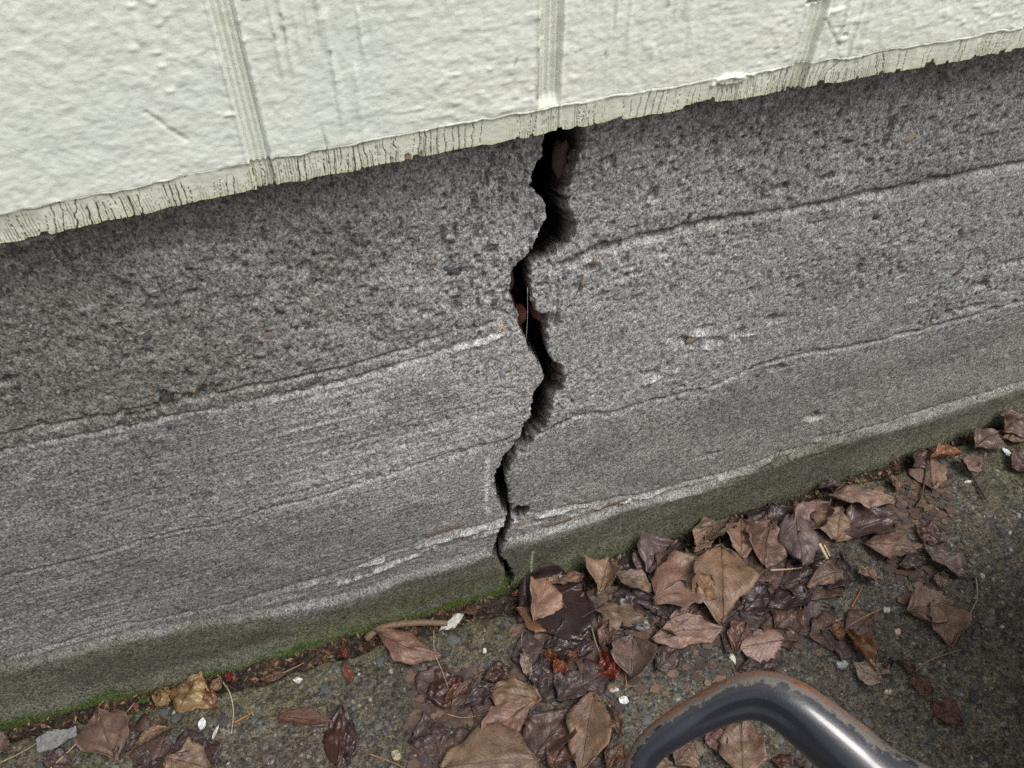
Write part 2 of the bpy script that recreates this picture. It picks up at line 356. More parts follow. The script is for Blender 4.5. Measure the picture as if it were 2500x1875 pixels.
def blob(px, py, rpx, rpy, seed=0, rag=.35):                      # ragged patch mask around a surveyed point
    cx, cz = on_wall(px, py); ex, _ = on_wall(px+rpx, py); _, ez = on_wall(px, py-rpy)
    d = np.hypot((X-cx)/(ex-cx), (Z-cz)/(ez-cz))+rag*fbm(X*130+seed, Z*130, 3, 120+seed)
    return ss(1.0, .72, d)
holes = [(1266, 1250, 27, 15, .07), (1280, 1247, 14, 11, .06)]
sp_l = blob(1242, 762, 26, 44, 1)*(X < Lf+.001); sp_r = blob(1338, 792, 28, 26, 2)
D -= sp_l*.006*(1+.4*fbm(X*150, Z*150, 2, 130)); D -= sp_r*.006
for hx, hy, ra_, rb_, dd in holes:
    crackD = np.maximum(crackD, blob(hx, hy, ra_, rb_, 3, .25)*dd)
# deeper scars in the face
for k_, (hx, hy, ra_, rb_, dd) in enumerate([(405, 978, 26, 22, .006), (500, 955, 60, 14, .004), (2385, 700, 22, 16, .008), (1985, 1018, 18, 9, .006), (1880, 777, 20, 9, .006), (1115, 668, 34, 9, .005), (20, 930, 30, 12, .006), (1470, 612, 38, 14, .006), (1600, 580, 40, 9, .005), (1540, 594, 24, 10, .005), (360, 1004, 60, 6, .004), (690, 960, 40, 6, .004), (1265, 1108, 30, 5, .003), (2360, 750, 50, 8, .005), (1900, 902, 26, 7, .004), (2100, 640, 8, 20, .003), (1730, 1112, 26, 6, .003), (900, 1160, 60, 5, .002), (1130, 1100, 50, 6, .004), (1520, 1003, 36, 7, .005)]):
    D -= blob(hx, hy, ra_, rb_, 10+k_, .6)*dd
D -= crackD
# ---- tint
T = np.empty(X.shape+(3,)); base = np.array([.42, .415, .405])
T[:] = base
def blend(mask, col, k=1.0):
    mk = np.clip(mask*k, 0, 1)[..., None]; T[:] = T*(1-mk)+np.array(col)*mk
big = fbm(X*3.2, Z*5, 4, 140)
blend(ss(-.2, .9, big), (.36, .35, .335), .5)
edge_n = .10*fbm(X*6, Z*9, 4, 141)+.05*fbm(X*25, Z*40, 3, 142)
blend(ss(.30, -.20, X+edge_n)*above, (.188, .176, .157), .88)                # brown grime on the upper lift, plus brightness falloff painted darker leftwards
blend(L_*(1-above)*ss(.26, -.25, X+edge_n), (.215, .212, .203), .92)  # lower left: brightness falloff painted into the tint
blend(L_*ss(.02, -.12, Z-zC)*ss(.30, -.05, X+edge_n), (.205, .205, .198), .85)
blend(ss(.1, .9, fbm(X*4+3, Z*16, 4, 143))*(1-above)*L_, (.33, .33, .325), .4)
blend(R_*ss(.30, .62, X+edge_n), (.30, .30, .282), .75)  # right side painted darker for the same falloff
blend(R_*ss(.03, -.05, Z-zB), (.285, .288, .262), .8)
blend(R_*above*ss(.26, .45, X+edge_n), (.275, .27, .26), .7)
blend(ss(-.03, .1, Z-zline(X, lineC))*L_*ss(.02, .18, X)*(1-above*.6), (.47, .465, .46), .45)
blend(ss(.25, .9, fbm(X*11, Z*20, 4, 145)), (.21, .20, .19), .5)
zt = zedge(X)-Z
blend(ss(.055, .0, zt+.03*fbm(X*8, Z*12, 3, 146)), (.19, .172, .15), .55)     # darker brown towards the siding edge
# white lime on the fins and on ragged streaks
blend(fin, (.60, .60, .585), .70)
shoulder = np.exp(-((Z-zD-.004)/.0065)**2)
blend(shoulder*ss(.3, .7, vn(X*9, Z*4, 150))*(1-.8*R_), (.33, .33, .325), .3)
blend(ss(.62, .8, vn(X*60, Z*170, 152))*rough*ss(.5, .72, vn(X*7, Z*12, 153)), (.52, .52, .51), .3)
# darker tint in the pores and along the board joints
blend(np.clip(pits*.7+pit2*.6+pit3*.7, 0, 1), (.095, .092, .088), .68)
for zl, mk, wd in ((zA, R_*ss(0.20, .26, X), .0034), (zC, L_, .0022), (zB, R_, .0026), (zline(X, lineA)+.016, L_*ss(.3, .05, X), .0018), (zA+.003, L_*ss(.3, .05, X), .0014)):
    j = zl+.001; blend(np.exp(-((Z-j)/wd)**2)*mk*ss(.25, .6, vn(X*30, Z*20, 155)), (.085, .078, .065), .8)
# algae and moss on the damp foot
hf = Z-zfoot(X); olive = ss(.010, -.012, Z-zD+.012*fbm(X*10, Z*10, 3, 160))
blend(olive, (.125, .124, .088), .88)
blend(olive*ss(.2, .8, vn(X*14, Z*30, 161)), (.085, .078, .058), .6)
blend(olive*ss(.35, .75, vn(X*9, Z*26, 162))*(1-.65*ss(.2, .45, X))*ss(.07, .03, hf+.012*fbm(X*12, Z*9, 3, 164)), (.090, .102, .040), .6*1.0)
moss = ss(.020, .000, hf+.014*fbm(X*22, Z*30, 4, 163))
blend(ss(.011, .001, hf+.005*fbm(X*30, Z*30, 3, 168))*ss(.32, .5, vn(X*8, Z*2, 169))*ss(.75, .3, X), (.070, .108, .016), .85)
blend(moss*(.12+.88*ss(.40, .68, vn(X*9, Z*12, 165)))*ss(.7, .1, X), (.062, .092, .018), .8)
blend(ss(.35, .9, fbm(X*5-2, Z*9, 3, 167))*ss(.16, .03, hf)*L_*(1-olive), (.13, .13, .11), .55)
# fracture surfaces: clean grey, rusty clay deeper inside
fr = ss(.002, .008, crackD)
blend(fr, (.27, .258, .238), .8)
blend(ss(.014, .036, crackD), (.05, .045, .04), .92)  # shade of the open gap painted in, darker with depth
_, zr0 = on_wall(1280, 690); _, zr1 = on_wall(1280, 835)
blend(fr*ss(zr1-.004, zr1+.008, Z)*ss(zr0+.01, zr0-.02, Z)*ss(.008, .02, crackD), (.36, .11, .075), .95)
_, zq0 = on_wall(1390, 380); _, zq1 = on_wall(1390, 470)
blend(fr*ss(zq1-.005, zq1+.01, Z)*ss(zq0+.012, zq0-.005, Z)*(X > Mf-.004), (.24, .165, .14), .9)
blend(sp_l, (.34, .335, .32), .8); blend(sp_r, (.30, .285, .25), .7)
blend(blob(1225, 800, 18, 12, 4)+blob(1345, 780, 16, 10, 5)*.8, (.36, .26, .17), .5)
# two scratched plumb marks
for (a_, b_, wd, st) in (((1189, 1108), (1187, 1262), .0022, .9), ((1296, 1336), (1293, 1398), .0013, .5), ((1275, 1125), (1270, 1150), .0008, .4)):
    ax, az = on_wall(*a_); bx, bz = on_wall(*b_)
    cx = ax+(bx-ax)*np.clip((Z-az)/(bz-az), 0, 1)+.0005*fbm(Z*90, Z*0, 2, 170)
    blend(np.exp(-((X-cx)/wd)**2)*ss(bz-.002, bz+.002, Z)*ss(az+.002, az-.002, Z)*ss(.15, .4, vn(Z*260, X*40, 171)), (.78, .78, .74), st)
zg = (Z-0)*1
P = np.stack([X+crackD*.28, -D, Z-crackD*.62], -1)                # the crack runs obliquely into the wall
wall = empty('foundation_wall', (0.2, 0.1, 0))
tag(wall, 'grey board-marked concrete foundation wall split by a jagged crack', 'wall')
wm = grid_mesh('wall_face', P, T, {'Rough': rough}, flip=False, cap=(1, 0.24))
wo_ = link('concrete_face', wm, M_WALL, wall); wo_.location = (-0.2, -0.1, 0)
def wall_pt(px, py):                                              # surveyed point on the finished relief
    x, z = on_wall(px, py); i = int(np.argmin(abs(xs-x))); j = int(np.argmin(abs(zs-z)))
    return float(x), float(-D[i, j]), float(z)

# ------------------------------------------------------------------ painted plywood siding
SY = -0.026
def siding_fields(xsd, h0):
    XS, HS = np.meshgrid(xsd, h0, indexing='ij')
    band = .0190
    ez = zedge(XS)+fbm(XS*90, XS*0, 3, 201)*.0009
    chip = ss(.74, .84, vn(XS*190, XS*0, 203))*.0026+ss(.86, .93, vn(XS*70, XS*0, 204))*.0034
    fineb = ss(.055, .0, HS)
    ZS = ez+HS+np.where(HS < .012, chip*ss(.012, 0, HS), 0)
    bz = band*(.92+.10*np.interp(XS, [-.2, .3, .65], [1.15, .84, .58]))
    inband = ss(bz+.0006, bz-.0006, HS+fbm(XS*60, XS*0, 2, 205)*.0006)
    F = np.zeros_like(XS)
    F += (fbm(XS*20, ZS*30, 3, 210)*.0004+fbm(XS*140, ZS*125, 3, 208)*.00030+(vn(XS*60, ZS*620, 209)-.5)*.00016+(vn(XS*330, ZS*420, 202)-.5)*.0004)*(1-.6*inband)
    F += (vn(XS*55+fbm(XS*20, ZS*20, 2, 212), ZS*200, 211)-.5)*.0002*(1-inband)*(.4+.9*vn(XS*8, ZS*8, 213))
    F += ss(.62, .85, vn(XS*70, ZS*150, 215))*.00045*(1-inband)*ss(.35, .65, vn(XS*9, ZS*12, 214))
    F += (vn(XS*430, ZS*34, 221)-.5)*.00042*ss(.35, .65, vn(XS*10, ZS*7, 222))*(1-inband)
    F += ss(.58, .8, vn(XS*300, ZS*26+fbm(XS*10, ZS*10, 2, 218), 216))*.0011*ss(.48, .66, vn(XS*13, ZS*9, 217))*(1-inband)     # upright dribbles of paint
    F += (vn(XS*14, ZS*260, 219)-.5)*.00012*(1-inband)
    F += ss(.70, .9, vn(XS*170, ZS*260, 206))*.0006*(1-inband)*ss(.45, .7, vn(XS*12, ZS*14, 207))
    gxs = []; groove = np.zeros_like(XS)
    for k_, (pb_, pt_, wpx) in enumerate((((638, 405), (536, 0), 54), ((1341, 247), (1348, 0), 50), ((1947, 193), (1995, 27), 42))):
        bx, bzz = on_wall(*pb_, y=SY); tx, tz = on_wall(*pt_, y=SY); ex, _ = on_wall(pb_[0]+wpx/2, pb_[1], y=SY); hw = float(ex-bx)
        cx = bx+(tx-bx)*np.clip((ZS-bzz)/(tz-bzz), -1, 1.0); gxs.append(float(bx))
        q = (XS-cx)/hw
        gm_ = ss(1.0, .86, abs(q)+.05*fbm(XS*50, ZS*30, 2, 220+k_))
        if k_ == 2: gm_ = gm_*ss(tz+.012, tz+.002, ZS)
        if k_ == 1: gm_ = gm_*ss(bzz-.006, bzz+.006, ZS)
        F = F*(1-gm_*.65)
        F -= gm_*.0030; groove = np.maximum(groove, gm_)
        F += gm_*.0015*np.cos(q*math.pi*3.6+k_)*(.6+.6*vn(XS*40, ZS*16, 224+k_))
        F += .0012*np.exp(-((abs(q)-1.12)/.12)**2)*(.3+vn(XS*30, ZS*30, 226+k_))
    for dx_ in (-.2032*2, -.2032, .2032*3, .2032*4):
        q = (XS-gxs[0]-dx_)/.0085; gm_ = ss(1.0, .86, abs(q)); F -= gm_*.0026
    # chipped nail hole near the third groove, curl of lifted paint, a slanting scratch
    def sblob(px, py, rpx, rpy, seed=0, rag=.35):
        cx, cz = on_wall(px, py, SY); ex, _ = on_wall(px+rpx, py, SY); _, ez_ = on_wall(px, py-rpy, SY)
        d = np.hypot((XS-cx)/(ex-cx), (ZS-cz)/(ez_-cz))+rag*fbm(XS*130+seed, ZS*130, 3, 230+seed); return ss(1.0, .72, d)
    nh = sblob(1990, 2, 18, 8, 1); F -= nh*.006
    F -= sblob(2062, 85, 6, 6, 2)*.003
    F += sblob(1790, 195, 45, 14, 4, .5)*.0022+sblob(560, 280, 18, 5, 5)*.001
    def scratch(a_, b_, wd, dpt, wob_=.001, seed=0):
        nonlocal F
        ax, az = on_wall(*a_, y=SY); bx, bz_ = on_wall(*b_, y=SY)
        L2 = (bx-ax)**2+(bz_-az)**2; tt = np.clip(((XS-ax)*(bx-ax)+(ZS-az)*(bz_-az))/L2, 0, 1)
        d = np.hypot(XS-ax-tt*(bx-ax)+wob_*fbm(ZS*120, XS*120, 2, 240+seed), ZS-az-tt*(bz_-az))
        mk = np.exp(-(d/wd)**2); F -= mk*dpt; return mk
    scr = scratch((355, 275), (455, 342), .0012, .0012)
    sdark = sum(scratch(a_, b_, .0007, .0008, .0008, 3+i) for i, (a_, b_) in enumerate((((788, 315), (800, 378)), ((683, 35), (690, 48)), ((668, 85), (672, 96)), ((690, 70), (697, 104)), ((803, 126), (806, 138)), ((1256, 160), (1262, 142)), ((2015, 45), (2050, 110)), ((1478, 125), (1482, 142)), ((1310, 245), (1318, 120)))))
    drop = scratch((1313, 235), (1322, 100), .0016, -.0014)
    # split and flaking lower edge
    ph = XS*210+fbm(XS*22, ZS*6, 2, 250)*2.2+fbm(XS*60, ZS*110, 2, 256)*.22
    cell = np.floor(ph); fr_ = abs(ph-cell-.5)*2                     # 1 at the seams
    pres = _tab[(cell.astype(int)) & 255, 7]; wseam = .035+.16*_tab[(cell.astype(int)*3) & 255, 9]**2
    upto = bz*(.55+.6*_tab[(cell.astype(int)*5) & 255, 13])
    seam = ss(1-wseam-.07, 1-wseam*.4, fr_)*(pres > .26+.4*ss(.45, .75, vn(XS*11, XS*0, 270)))*ss(upto+.003, upto-.003, HS)*inband
    ph2 = XS*560+fbm(XS*14, ZS*20, 2, 252)*2.0+fbm(XS*90, ZS*150, 2, 257)*.2; c2 = np.floor(ph2).astype(int); hair = ss(.60, .90, abs(ph2-c2-.5)*2)*inband*(_tab[c2 & 255, 31] > .35)*ss(.22, .46, vn(XS*17, XS*0, 269))*ss(bz*(.3+.9*_tab[c2 & 255, 33]), bz*(.3+.9*_tab[c2 & 255, 33])-.002, HS)
    F -= inband*.0007; F -= seam*.0030; F -= hair*.0005; F += inband*(vn(XS*220, ZS*60, 255)-.5)*.0010
    F += .0004*np.exp(-((HS-bz)/.0011)**2)*ss(.3, .5, vn(XS*25, XS*0, 254))
    flake = ss(.78, .83, vn(XS*190, ZS*90, 258))*inband*ss(.06, .10, XS)*ss(.20, .17, XS); F -= flake*.0008
    TS = np.empty(XS.shape+(3,)); TS[:] = (.83, .85, .775)
    def sblend(mask, col, k=1.0):
        mk = np.clip(mask*k, 0, 1)[..., None]; TS[:] = TS*(1-mk)+np.array(col)*mk
    sblend(ss(-.1, .8, fbm(XS*4, ZS*6, 4, 261)), (.755, .795, .745), .5)
    sblend(ss(.04, .0, HS-bz)*(1-inband)*ss(.3, .7, vn(XS*12, ZS*30, 262)), (.72, .74, .58), .45)
    sblend(groove*(1-inband)*ss(.3, .7, vn(XS*200, ZS*20, 268)), (.64, .67, .55), .45)
    sblend(inband, (.68, .685, .575), .85)
    sblend(inband*ss(.40, .8, vn(XS*16, ZS*30, 263))*ss(.25, -.05, XS), (.45, .44, .36), .7)
    sblend(inband*ss(.3, .8, fbm(XS*60, ZS*90, 3, 264)), (.72, .73, .60), .7)
    sblend(inband*ss(.004, .0, HS), (.60, .62, .36), .6)
    sblend(seam, (.06, .055, .045), .9); sblend(hair, (.13, .12, .09), .8); sblend(flake, (.24, .13, .09), .85)
    sblend(np.clip(sdark+scr*.35, 0, 1), (.25, .25, .20), .7); sblend(nh, (.16, .14, .10), .8)
    sblend(.7*np.exp(-((HS-bz)/.0008)**2)*ss(.4, .6, vn(XS*40, XS*0, 266)), (.35, .34, .22), .7)
    PS = np.stack([XS, SY-F, ZS], -1)
    return PS, TS
XSF = graded(-0.24, 0.72, .0012, -4.0, 5.0, 18); H_F = graded(.0212, .34, .0011, .0212, 2.6, 14)
XSE = graded(-0.24, 0.72, .00045, -4.0, 5.0, 18); H_E = np.linspace(0, .0218, 29)
siding = empty('siding_panel', (0.2, -0.01, 0.65))
tag(siding, 'white painted grooved plywood siding with flaking lower edge overhanging the concrete', 'siding')
PS, TS = siding_fields(XSF, H_F)
o = link('painted_face', grid_mesh('painted_face', PS, TS, cap=(1, -0.009)), M_PAINT, siding); o.location = (-0.2, 0.01, -0.65)
PS, TS = siding_fields(XSE, H_E); PS[..., 1] += .0003*ss(.0200, .0212, H_E)[None, :]
o = link('flaking_edge', grid_mesh('flaking_edge', PS, TS, cap=(1, -0.0085)), M_PAINT, siding); o.location = (-0.2, 0.01, -0.65)
o['label'] = 'split and flaking lower edge of the painted panel'

# ------------------------------------------------------------------ ground, soil strip and walkway slab
def slab_top(x, y): return zfoot(x)+.009+.0025*fbm(np.asarray(x)*4, np.asarray(y)*5, 3, 300)
SE = np.array([(-200, 1915), (0, 1853), (130, 1812), (270, 1771), (405, 1740), (500, 1715), (579, 1694), (694, 1654), (790, 1622), (850, 1607), (916, 1582), (974, 1563), (1082, 1536), (1167, 1507), (1237, 1497), (1256, 1502), (1300, 1480), (1380, 1455), (1500, 1415), (1700, 1335), (1850, 1290), (1990, 1232), (2080, 1195), (2170, 1182), (2260, 1145), (2380, 1098), (2500, 1050)], float)
_sx, _sy = on_level(SE[:, 0], SE[:, 1], .010)
def slab_edge(x): return np.interp(x, _sx, _sy)
xg = graded(-0.52, 1.12, .0019, -6.0, 6.0, 20); yg = graded(-0.42, .004, .0016, -5.0, .004, 20)
XG, YG = np.meshgrid(xg, yg, indexing='ij')
se = slab_edge(XG)+fbm(XG*45, YG*10, 3, 305)*.0045
G = slab_top(XG, YG)
rg = .6+.5*fbm(XG*6, YG*6, 3, 306)
G += rg*((vn(XG*300, YG*300, 307)-.5)*.0012+(vn(XG*150, YG*150, 308)-.5)*.0016)+fbm(XG*28, YG*28, 3, 309)*.0012
vp = vn(XG*95, YG*95, 310); G += ss(.62, .85, vp)*.0012*rg
wear = ss(.52, .7, vn(XG*11, YG*11, 311)); G -= wear*.0016
edge_d = se-YG
G -= .012*(1-ss(-.001, .010, edge_d))**1.5; G = np.where(edge_d < 0, G-np.clip(-edge_d*5, 0, .06), G)
TG = np.empty(XG.shape+(3,)); TG[:] = (.145, .130, .104)
def gblend(mask, col, k=1.0):
    mk = np.clip(mask*k, 0, 1)[..., None]; TG[:] = TG*(1-mk)+np.array(col)*mk
gblend(ss(-.2, .8, fbm(XG*5, YG*6, 4, 320)), (.098, .086, .070), .8)
gblend(ss(.1, .8, fbm(XG*7+5, YG*7, 4, 321)), (.21, .185, .150), .6)
gblend(ss(.1, .7, fbm(XG*12, YG*12, 3, 322)), (.075, .066, .056), .55)
gblend(ss(.62, .85, vp)*ss(.3, .7, vn(XG*200, YG*200, 323)), (.13, .14, .15), .7)
gblend(ss(.6, .75, vn(XG*160, YG*160, 324)), (.07, .075, .085), .6)
gblend(ss(.90, .94, vn(XG*170, YG*170, 325)), (.30, .30, .28), .8)
gblend(ss(.05, .0, edge_d+.02*fbm(XG*10, YG*10, 3, 326)), (.098, .100, .045), .65)
gblend(ss(.35, .85, fbm(XG*8-4, YG*8, 4, 327))*ss(.16, .03, edge_d), (.085, .095, .038), .5)
gblend(ss(-.3, .7, fbm(XG*9+1, YG*9+7, 4, 328))*ss(.9, .5, XG)*ss(.25, .1, YG+.2), (.085, .065, .055), .5)
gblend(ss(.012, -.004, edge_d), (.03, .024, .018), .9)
TG *= np.array((.80, .78, .72))
slab = link('pavement', grid_mesh('pavement', np.stack([XG, YG, G], -1), TG), M_SLAB); tag(slab, kind='structure')
xo = graded(-0.5, 1.12, .0020, -6.0, 6.0, 12); yo = np.arange(-.085, .012, .0017)
XO, YO = np.meshgrid(xo, yo, indexing='ij')
S_ = zfoot(XO)-.001-.004*ss(-.012, -.035, YO)+fbm(XO*45, YO*60, 4, 330)*.0042+np.clip(vn(XO*160, YO*160, 331)-.5, 0, 1)*.005
S_ += np.clip(YO+.004, 0, 1)*.3
S_ = np.where(YO < slab_edge(XO)-.004, S_-.02, S_)
TO = np.empty(XO.shape+(3,)); TO[:] = (.035, .026, .019)
mk = ss(.3, .8, fbm(XO*60, YO*60, 3, 333))[..., None]; TO = TO*(1-mk)+np.array((.07, .045, .028))*mk
mk = (ss(-.014, -.002, YO)*ss(.3, .6, vn(XO*12, YO*8, 334)))[..., None]; TO = TO*(1-mk)+np.array((.06, .10, .014))*mk
soil = link('soil', grid_mesh('soil', np.stack([XO, YO, S_], -1), TO), M_SOIL); tag(soil, kind='structure')
gx = np.array([-300, -20, -6, 6, 20, 300.]); gy = np.array([-300, -20, -6, 0, 6, 300.])
GX, GY = np.meshgrid(gx, gy, indexing='ij')
gt = np.empty(GX.shape+(3,)); gt[:] = (.09, .085, .07)
ground = link('ground', grid_mesh('ground', np.stack([GX, GY, GX*0-.12], -1), gt), M_SOIL); tag(ground, kind='structure')
def gz(x, y):
    i = np.clip(np.searchsorted(xg, x), 0, len(xg)-1); j = np.clip(np.searchsorted(yg, y), 0, len(yg)-1)
    a = float(G[i, j])
    if y > -.085:
        i2 = np.clip(np.searchsorted(xo, x), 0, len(xo)-1); j2 = np.clip(np.searchsorted(yo, y), 0, len(yo)-1); a = max(a, float(S_[i2, j2]))
    return a
def on_ground(px, py, lift=0.0):
    z = .01
    for _ in range(4):
        x, y = on_level(px, py, z+lift); x = float(x); y = min(float(y), -.001); z = gz(x, y)
    return np.array([x, y, z+lift])

# ------------------------------------------------------------------ stones and splinters set in the wall face
def ico(name, seed, sub=2, rag=.25):
    bm = bmesh.new(); bmesh.ops.create_icosphere(bm, subdivisions=sub, radius=1.0)
    for v in bm.verts:
        k = 1+rag*mnoise.noise(v.co*1.3+Vector((seed*7.1, seed*3.3, seed)))+rag*.35*mnoise.noise(v.co*3.1+Vector((seed, 4, 2)))
        v.co *= k
    me = bpy.data.meshes.new(name); bm.to_mesh(me); bm.free()
    for p in me.polygons: p.use_smooth = True
    return me
STONES = [ico('stone_mesh', s, 2, .62) for s in range(6)]
for me in STONES: me.materials.append(M_STONE)
def child(name, me, parent, loc, rot, scl, col=None, rough_=.7):
    o = bpy.data.objects.new(name, me); C.objects.link(o); o.parent = parent
    pl = parent.location if parent is not None else Vector((0, 0, 0))
    o.location = Vector(loc)-pl; o.rotation_euler = rot; o.scale = scl
    if col is not None: o.color = (*col, rough_)
    return o
DK, TAN, PNK, PAL, OCH = (.055, .06, .07), (.33, .27, .19), (.23, .17, .15), (.50, .49, .46), (.33, .22, .12)
for k_, (px, py, w_, h_, ang, c_) in enumerate([
    (2176, 306, 42, 22, .35, DK), (2222, 337, 30, 20, .5, TAN), (2170, 336, 26, 12, .1, DK), (362, 822, 34, 16, .2, DK), (662, 822, 62, 24, .2, PNK), (405, 985, 34, 30, 0, (.11, .10, .09)),
    (1108, 665, 52, 14, -.45, DK), (1274, 1276, 34, 18, .1, TAN), (1307, 738, 16, 14, 0, PAL), (1285, 869, 10, 9, 0, PAL), (40, 948, 46, 18, -.3, DK), (12, 925, 26, 16, -.5, DK),
    (520, 907, 30, 16, .6, DK), (890, 592, 24, 22, 0, (.12, .09, .07)), (690, 760, 18, 16, 0, DK), (755, 760, 18, 18, 0, DK), (235, 897, 16, 14, 0, PAL), (1690, 830, 36, 16, .3, OCH), (1838, 905, 14, 22, -.4, DK),
    (1853, 917, 16, 12, 0, DK), (2087, 711, 18, 16, 0, PAL), (2270, 792, 54, 16, .25, TAN), (1452, 635, 18, 16, 0, TAN), (1425, 690, 20, 18, 0, TAN), (1380, 680, 16, 14, 0, DK), (1205, 740, 26, 14, .5, DK),
    (1243, 902, 26, 9, .2, (.33, .28, .10)), (1590, 1042, 12, 16, 0, OCH), (588, 920, 22, 12, 0, DK), (370, 960, 22, 14, .3, OCH), (470, 950, 20, 12, .3, OCH), (2335, 660, 22, 14, .6, (.14, .07, .06)), (1790, 790, 14, 9, 0, PAL),
    (700, 845, 16, 14, 0, DK), (780, 845, 18, 16, 0, TAN), (480, 865, 24, 18, .2, PNK), (1000, 640, 14, 12, 0, TAN), (1060, 640, 34, 14, .2, TAN), (915, 705, 26, 14, 0, DK), (600, 640, 22, 14, 0, DK),
    (1130, 670, 20, 9, -.3, (.07, .08, .09)), (850, 980, 18, 10, .2, DK), (315, 1035, 16, 18, 0, DK), (412, 1033, 22, 12, 0, DK), (1740, 575, 22, 12, .2, (.16, .17, .19)), (2010, 560, 24, 10, .3, DK), (2140, 525, 22, 14, .3, DK), (1165, 905, 14, 12, 0, DK)]):
    x, y, z = wall_pt(px, py); ex, _ = on_wall(px+w_/2, py); _, ez = on_wall(px, py-h_/2)
    child('stone', STONES[k_ % 6], wall, (x, y+.0012, z), (0, -ang, 0), (abs(ex-x), .0022, abs(ez-z)), tuple(v*.75+.045 for v in c_), .85)
for px, py, w_, h_, dep, c_ in ((1276, 808, 18, 46, .020, (.13, .045, .036)), (1314, 792, 12, 32, .018, (.14, .05, .038)), (1256, 742, 16, 60, .030, (.10, .04, .03)), (1386, 430, 24, 90, .026, (.15, .10, .085)), (1366, 932, 14, 12, .020, (.13, .05, .04))):
    x, z = on_wall(px, py); ex, _ = on_wall(px+w_/2, py); _, ez = on_wall(px, py-h_/2)
    child('brick_fragment', STONES[(px//7) % 6], wall, (float(x)+.004, dep, float(z)), (.2, .1, .3), (abs(float(ex-x)), .008, abs(float(ez-z))), c_, .85)
def tube(name, pts, radii, mat, parent=None, n=7, closed=True, loc=None):
    pts = [Vector(p) for p in pts]; bm = bmesh.new(); rings = []; ref = None
    for i, p in enumerate(pts):
        d = (pts[min(i+1, len(pts)-1)]-pts[max(i-1, 0)]).normalized()
        if ref is None: ref = d.orthogonal().normalized()
        ref = (ref-d*ref.dot(d)).normalized(); b_ = d.cross(ref)
        r = radii[i] if hasattr(radii, '__len__') else radii
        rings.append([bm.verts.new(p+(ref*math.cos(2*math.pi*k/n)+b_*math.sin(2*math.pi*k/n))*r) for k in range(n)])
    for a, b_ in zip(rings[:-1], rings[1:]):
        for k in range(n): bm.faces.new((a[k], a[(k+1) % n], b_[(k+1) % n], b_[k]))
    bm.faces.new(rings[0][::-1]); bm.faces.new(rings[-1])
    me = bpy.data.meshes.new(name); o0 = pts[0] if loc is None else Vector(loc)
    bmesh.ops.translate(bm, verts=bm.verts, vec=-o0); bmesh.ops.recalc_face_normals(bm, faces=bm.faces)
    bm.to_mesh(me); bm.free()
    for p in me.polygons: p.use_smooth = True
    o = link(name, me, mat); o.location = o0
    if parent is not None: o.parent = parent; o.location = o0-parent.location
    return o
def smooth_path(P, n=6):                                           # Catmull-Rom through the points
    P = [np.array(p, float) for p in P]
    if len(P) < 3: return [P[0]+(P[-1]-P[0])*t for t in np.linspace(0, 1, n)]
    Q = [2*P[0]-P[1]]+P+[2*P[-1]-P[-2]]; out = []
    for i in range(1, len(Q)-2):
        for t in np.linspace(0, 1, n, endpoint=False):
            a, b_, c, d = Q[i-1:i+3]
            out.append(.5*((2*b_)+(-a+c)*t+(2*a-5*b_+4*c-d)*t*t+(-a+3*b_-3*c+d)*t**3))
    return out+[P[-1]]
for a_, m_, b_, wd in (((1331, 1285), (1362, 1276), (1400, 1265), .0022), ((1452, 1247), (1490, 1234), (1535, 1220), .0024), ((1034, 1308), (1080, 1296), (1140, 1278), .0016)):
    pp = [wall_pt(*a_), wall_pt(*m_), wall_pt(*b_)]
    o = tube('wood_splinter', smooth_path([np.array(p)+np.array((0, .0005, 0)) for p in pp], 5), [wd*.4]+[wd]*9+[wd*.3], M_BIT, wall, 6)
    o.color = (.13, .075, .052, .9)
# fine spider thread hanging in the open crack
tp = [np.array(wall_pt(1287, 700)), np.array(wall_pt(1283, 835))]
tp[0][1] = -.001; tp[1][1] = -.001
th = tube('spider_thread', smooth_path([tp[0], (tp[0]+tp[1])/2+np.array((.0006, -.0005, 0)), tp[1]], 4), .00016, M_BIT, None, 4); th.color = (.6, .6, .6, .4)
tag(th, 'thin pale spider thread hanging across the open crack', 'thread')

# ------------------------------------------------------------------ pebbles bedded in the walkway
peb_cols = [(.066, .068, .070), (.085, .086, .084), (.11, .108, .098), (.045, .046, .048), (.14, .115, .08), (.09, .07, .055), (.22, .215, .20), (.11, .075, .052)]
peb_cols = [tuple(1.3*v for v in c) for c in peb_cols]
prob = np.array([.24, .2, .16, .16, .1, .07, .04, .03]); prob /= prob.sum()
r2 = np.random.default_rng(23); placed = 0; stuffv = []; stufff = []
while placed < 300:
    px, py = r2.uniform(-20, 2520), r2.uniform(1050, 1890)
    p = on_ground(px, py)
    if p[1] > slab_edge(p[0])-.006: continue
    dens = float(vn(p[0]*7, p[1]*7, 350)); 
    if r2.random() > .25+dens*.9: continue
    s = .0026+.0052*r2.random()**2.0
    o = child('pebble', STONES[placed % 6], None, (p[0], p[1], p[2]-s*.12), (r2.uniform(-.3, .3), r2.uniform(-.3, .3), r2.uniform(0, 6.3)), (s*r2.uniform(.8, 1.25), s, s*.42), peb_cols[r2.choice(8, p=prob)], .62)
    o.parent = slab; placed += 1
ib = bmesh.new(); bmesh.ops.create_icosphere(ib, subdivisions=1, radius=1); iv = np.array([v.co[:] for v in ib.verts]); ifc = np.array([[v.index for v in f.verts] for f in ib.faces]); ib.free()
vv, ff, cc = [], [], []; nb = 0
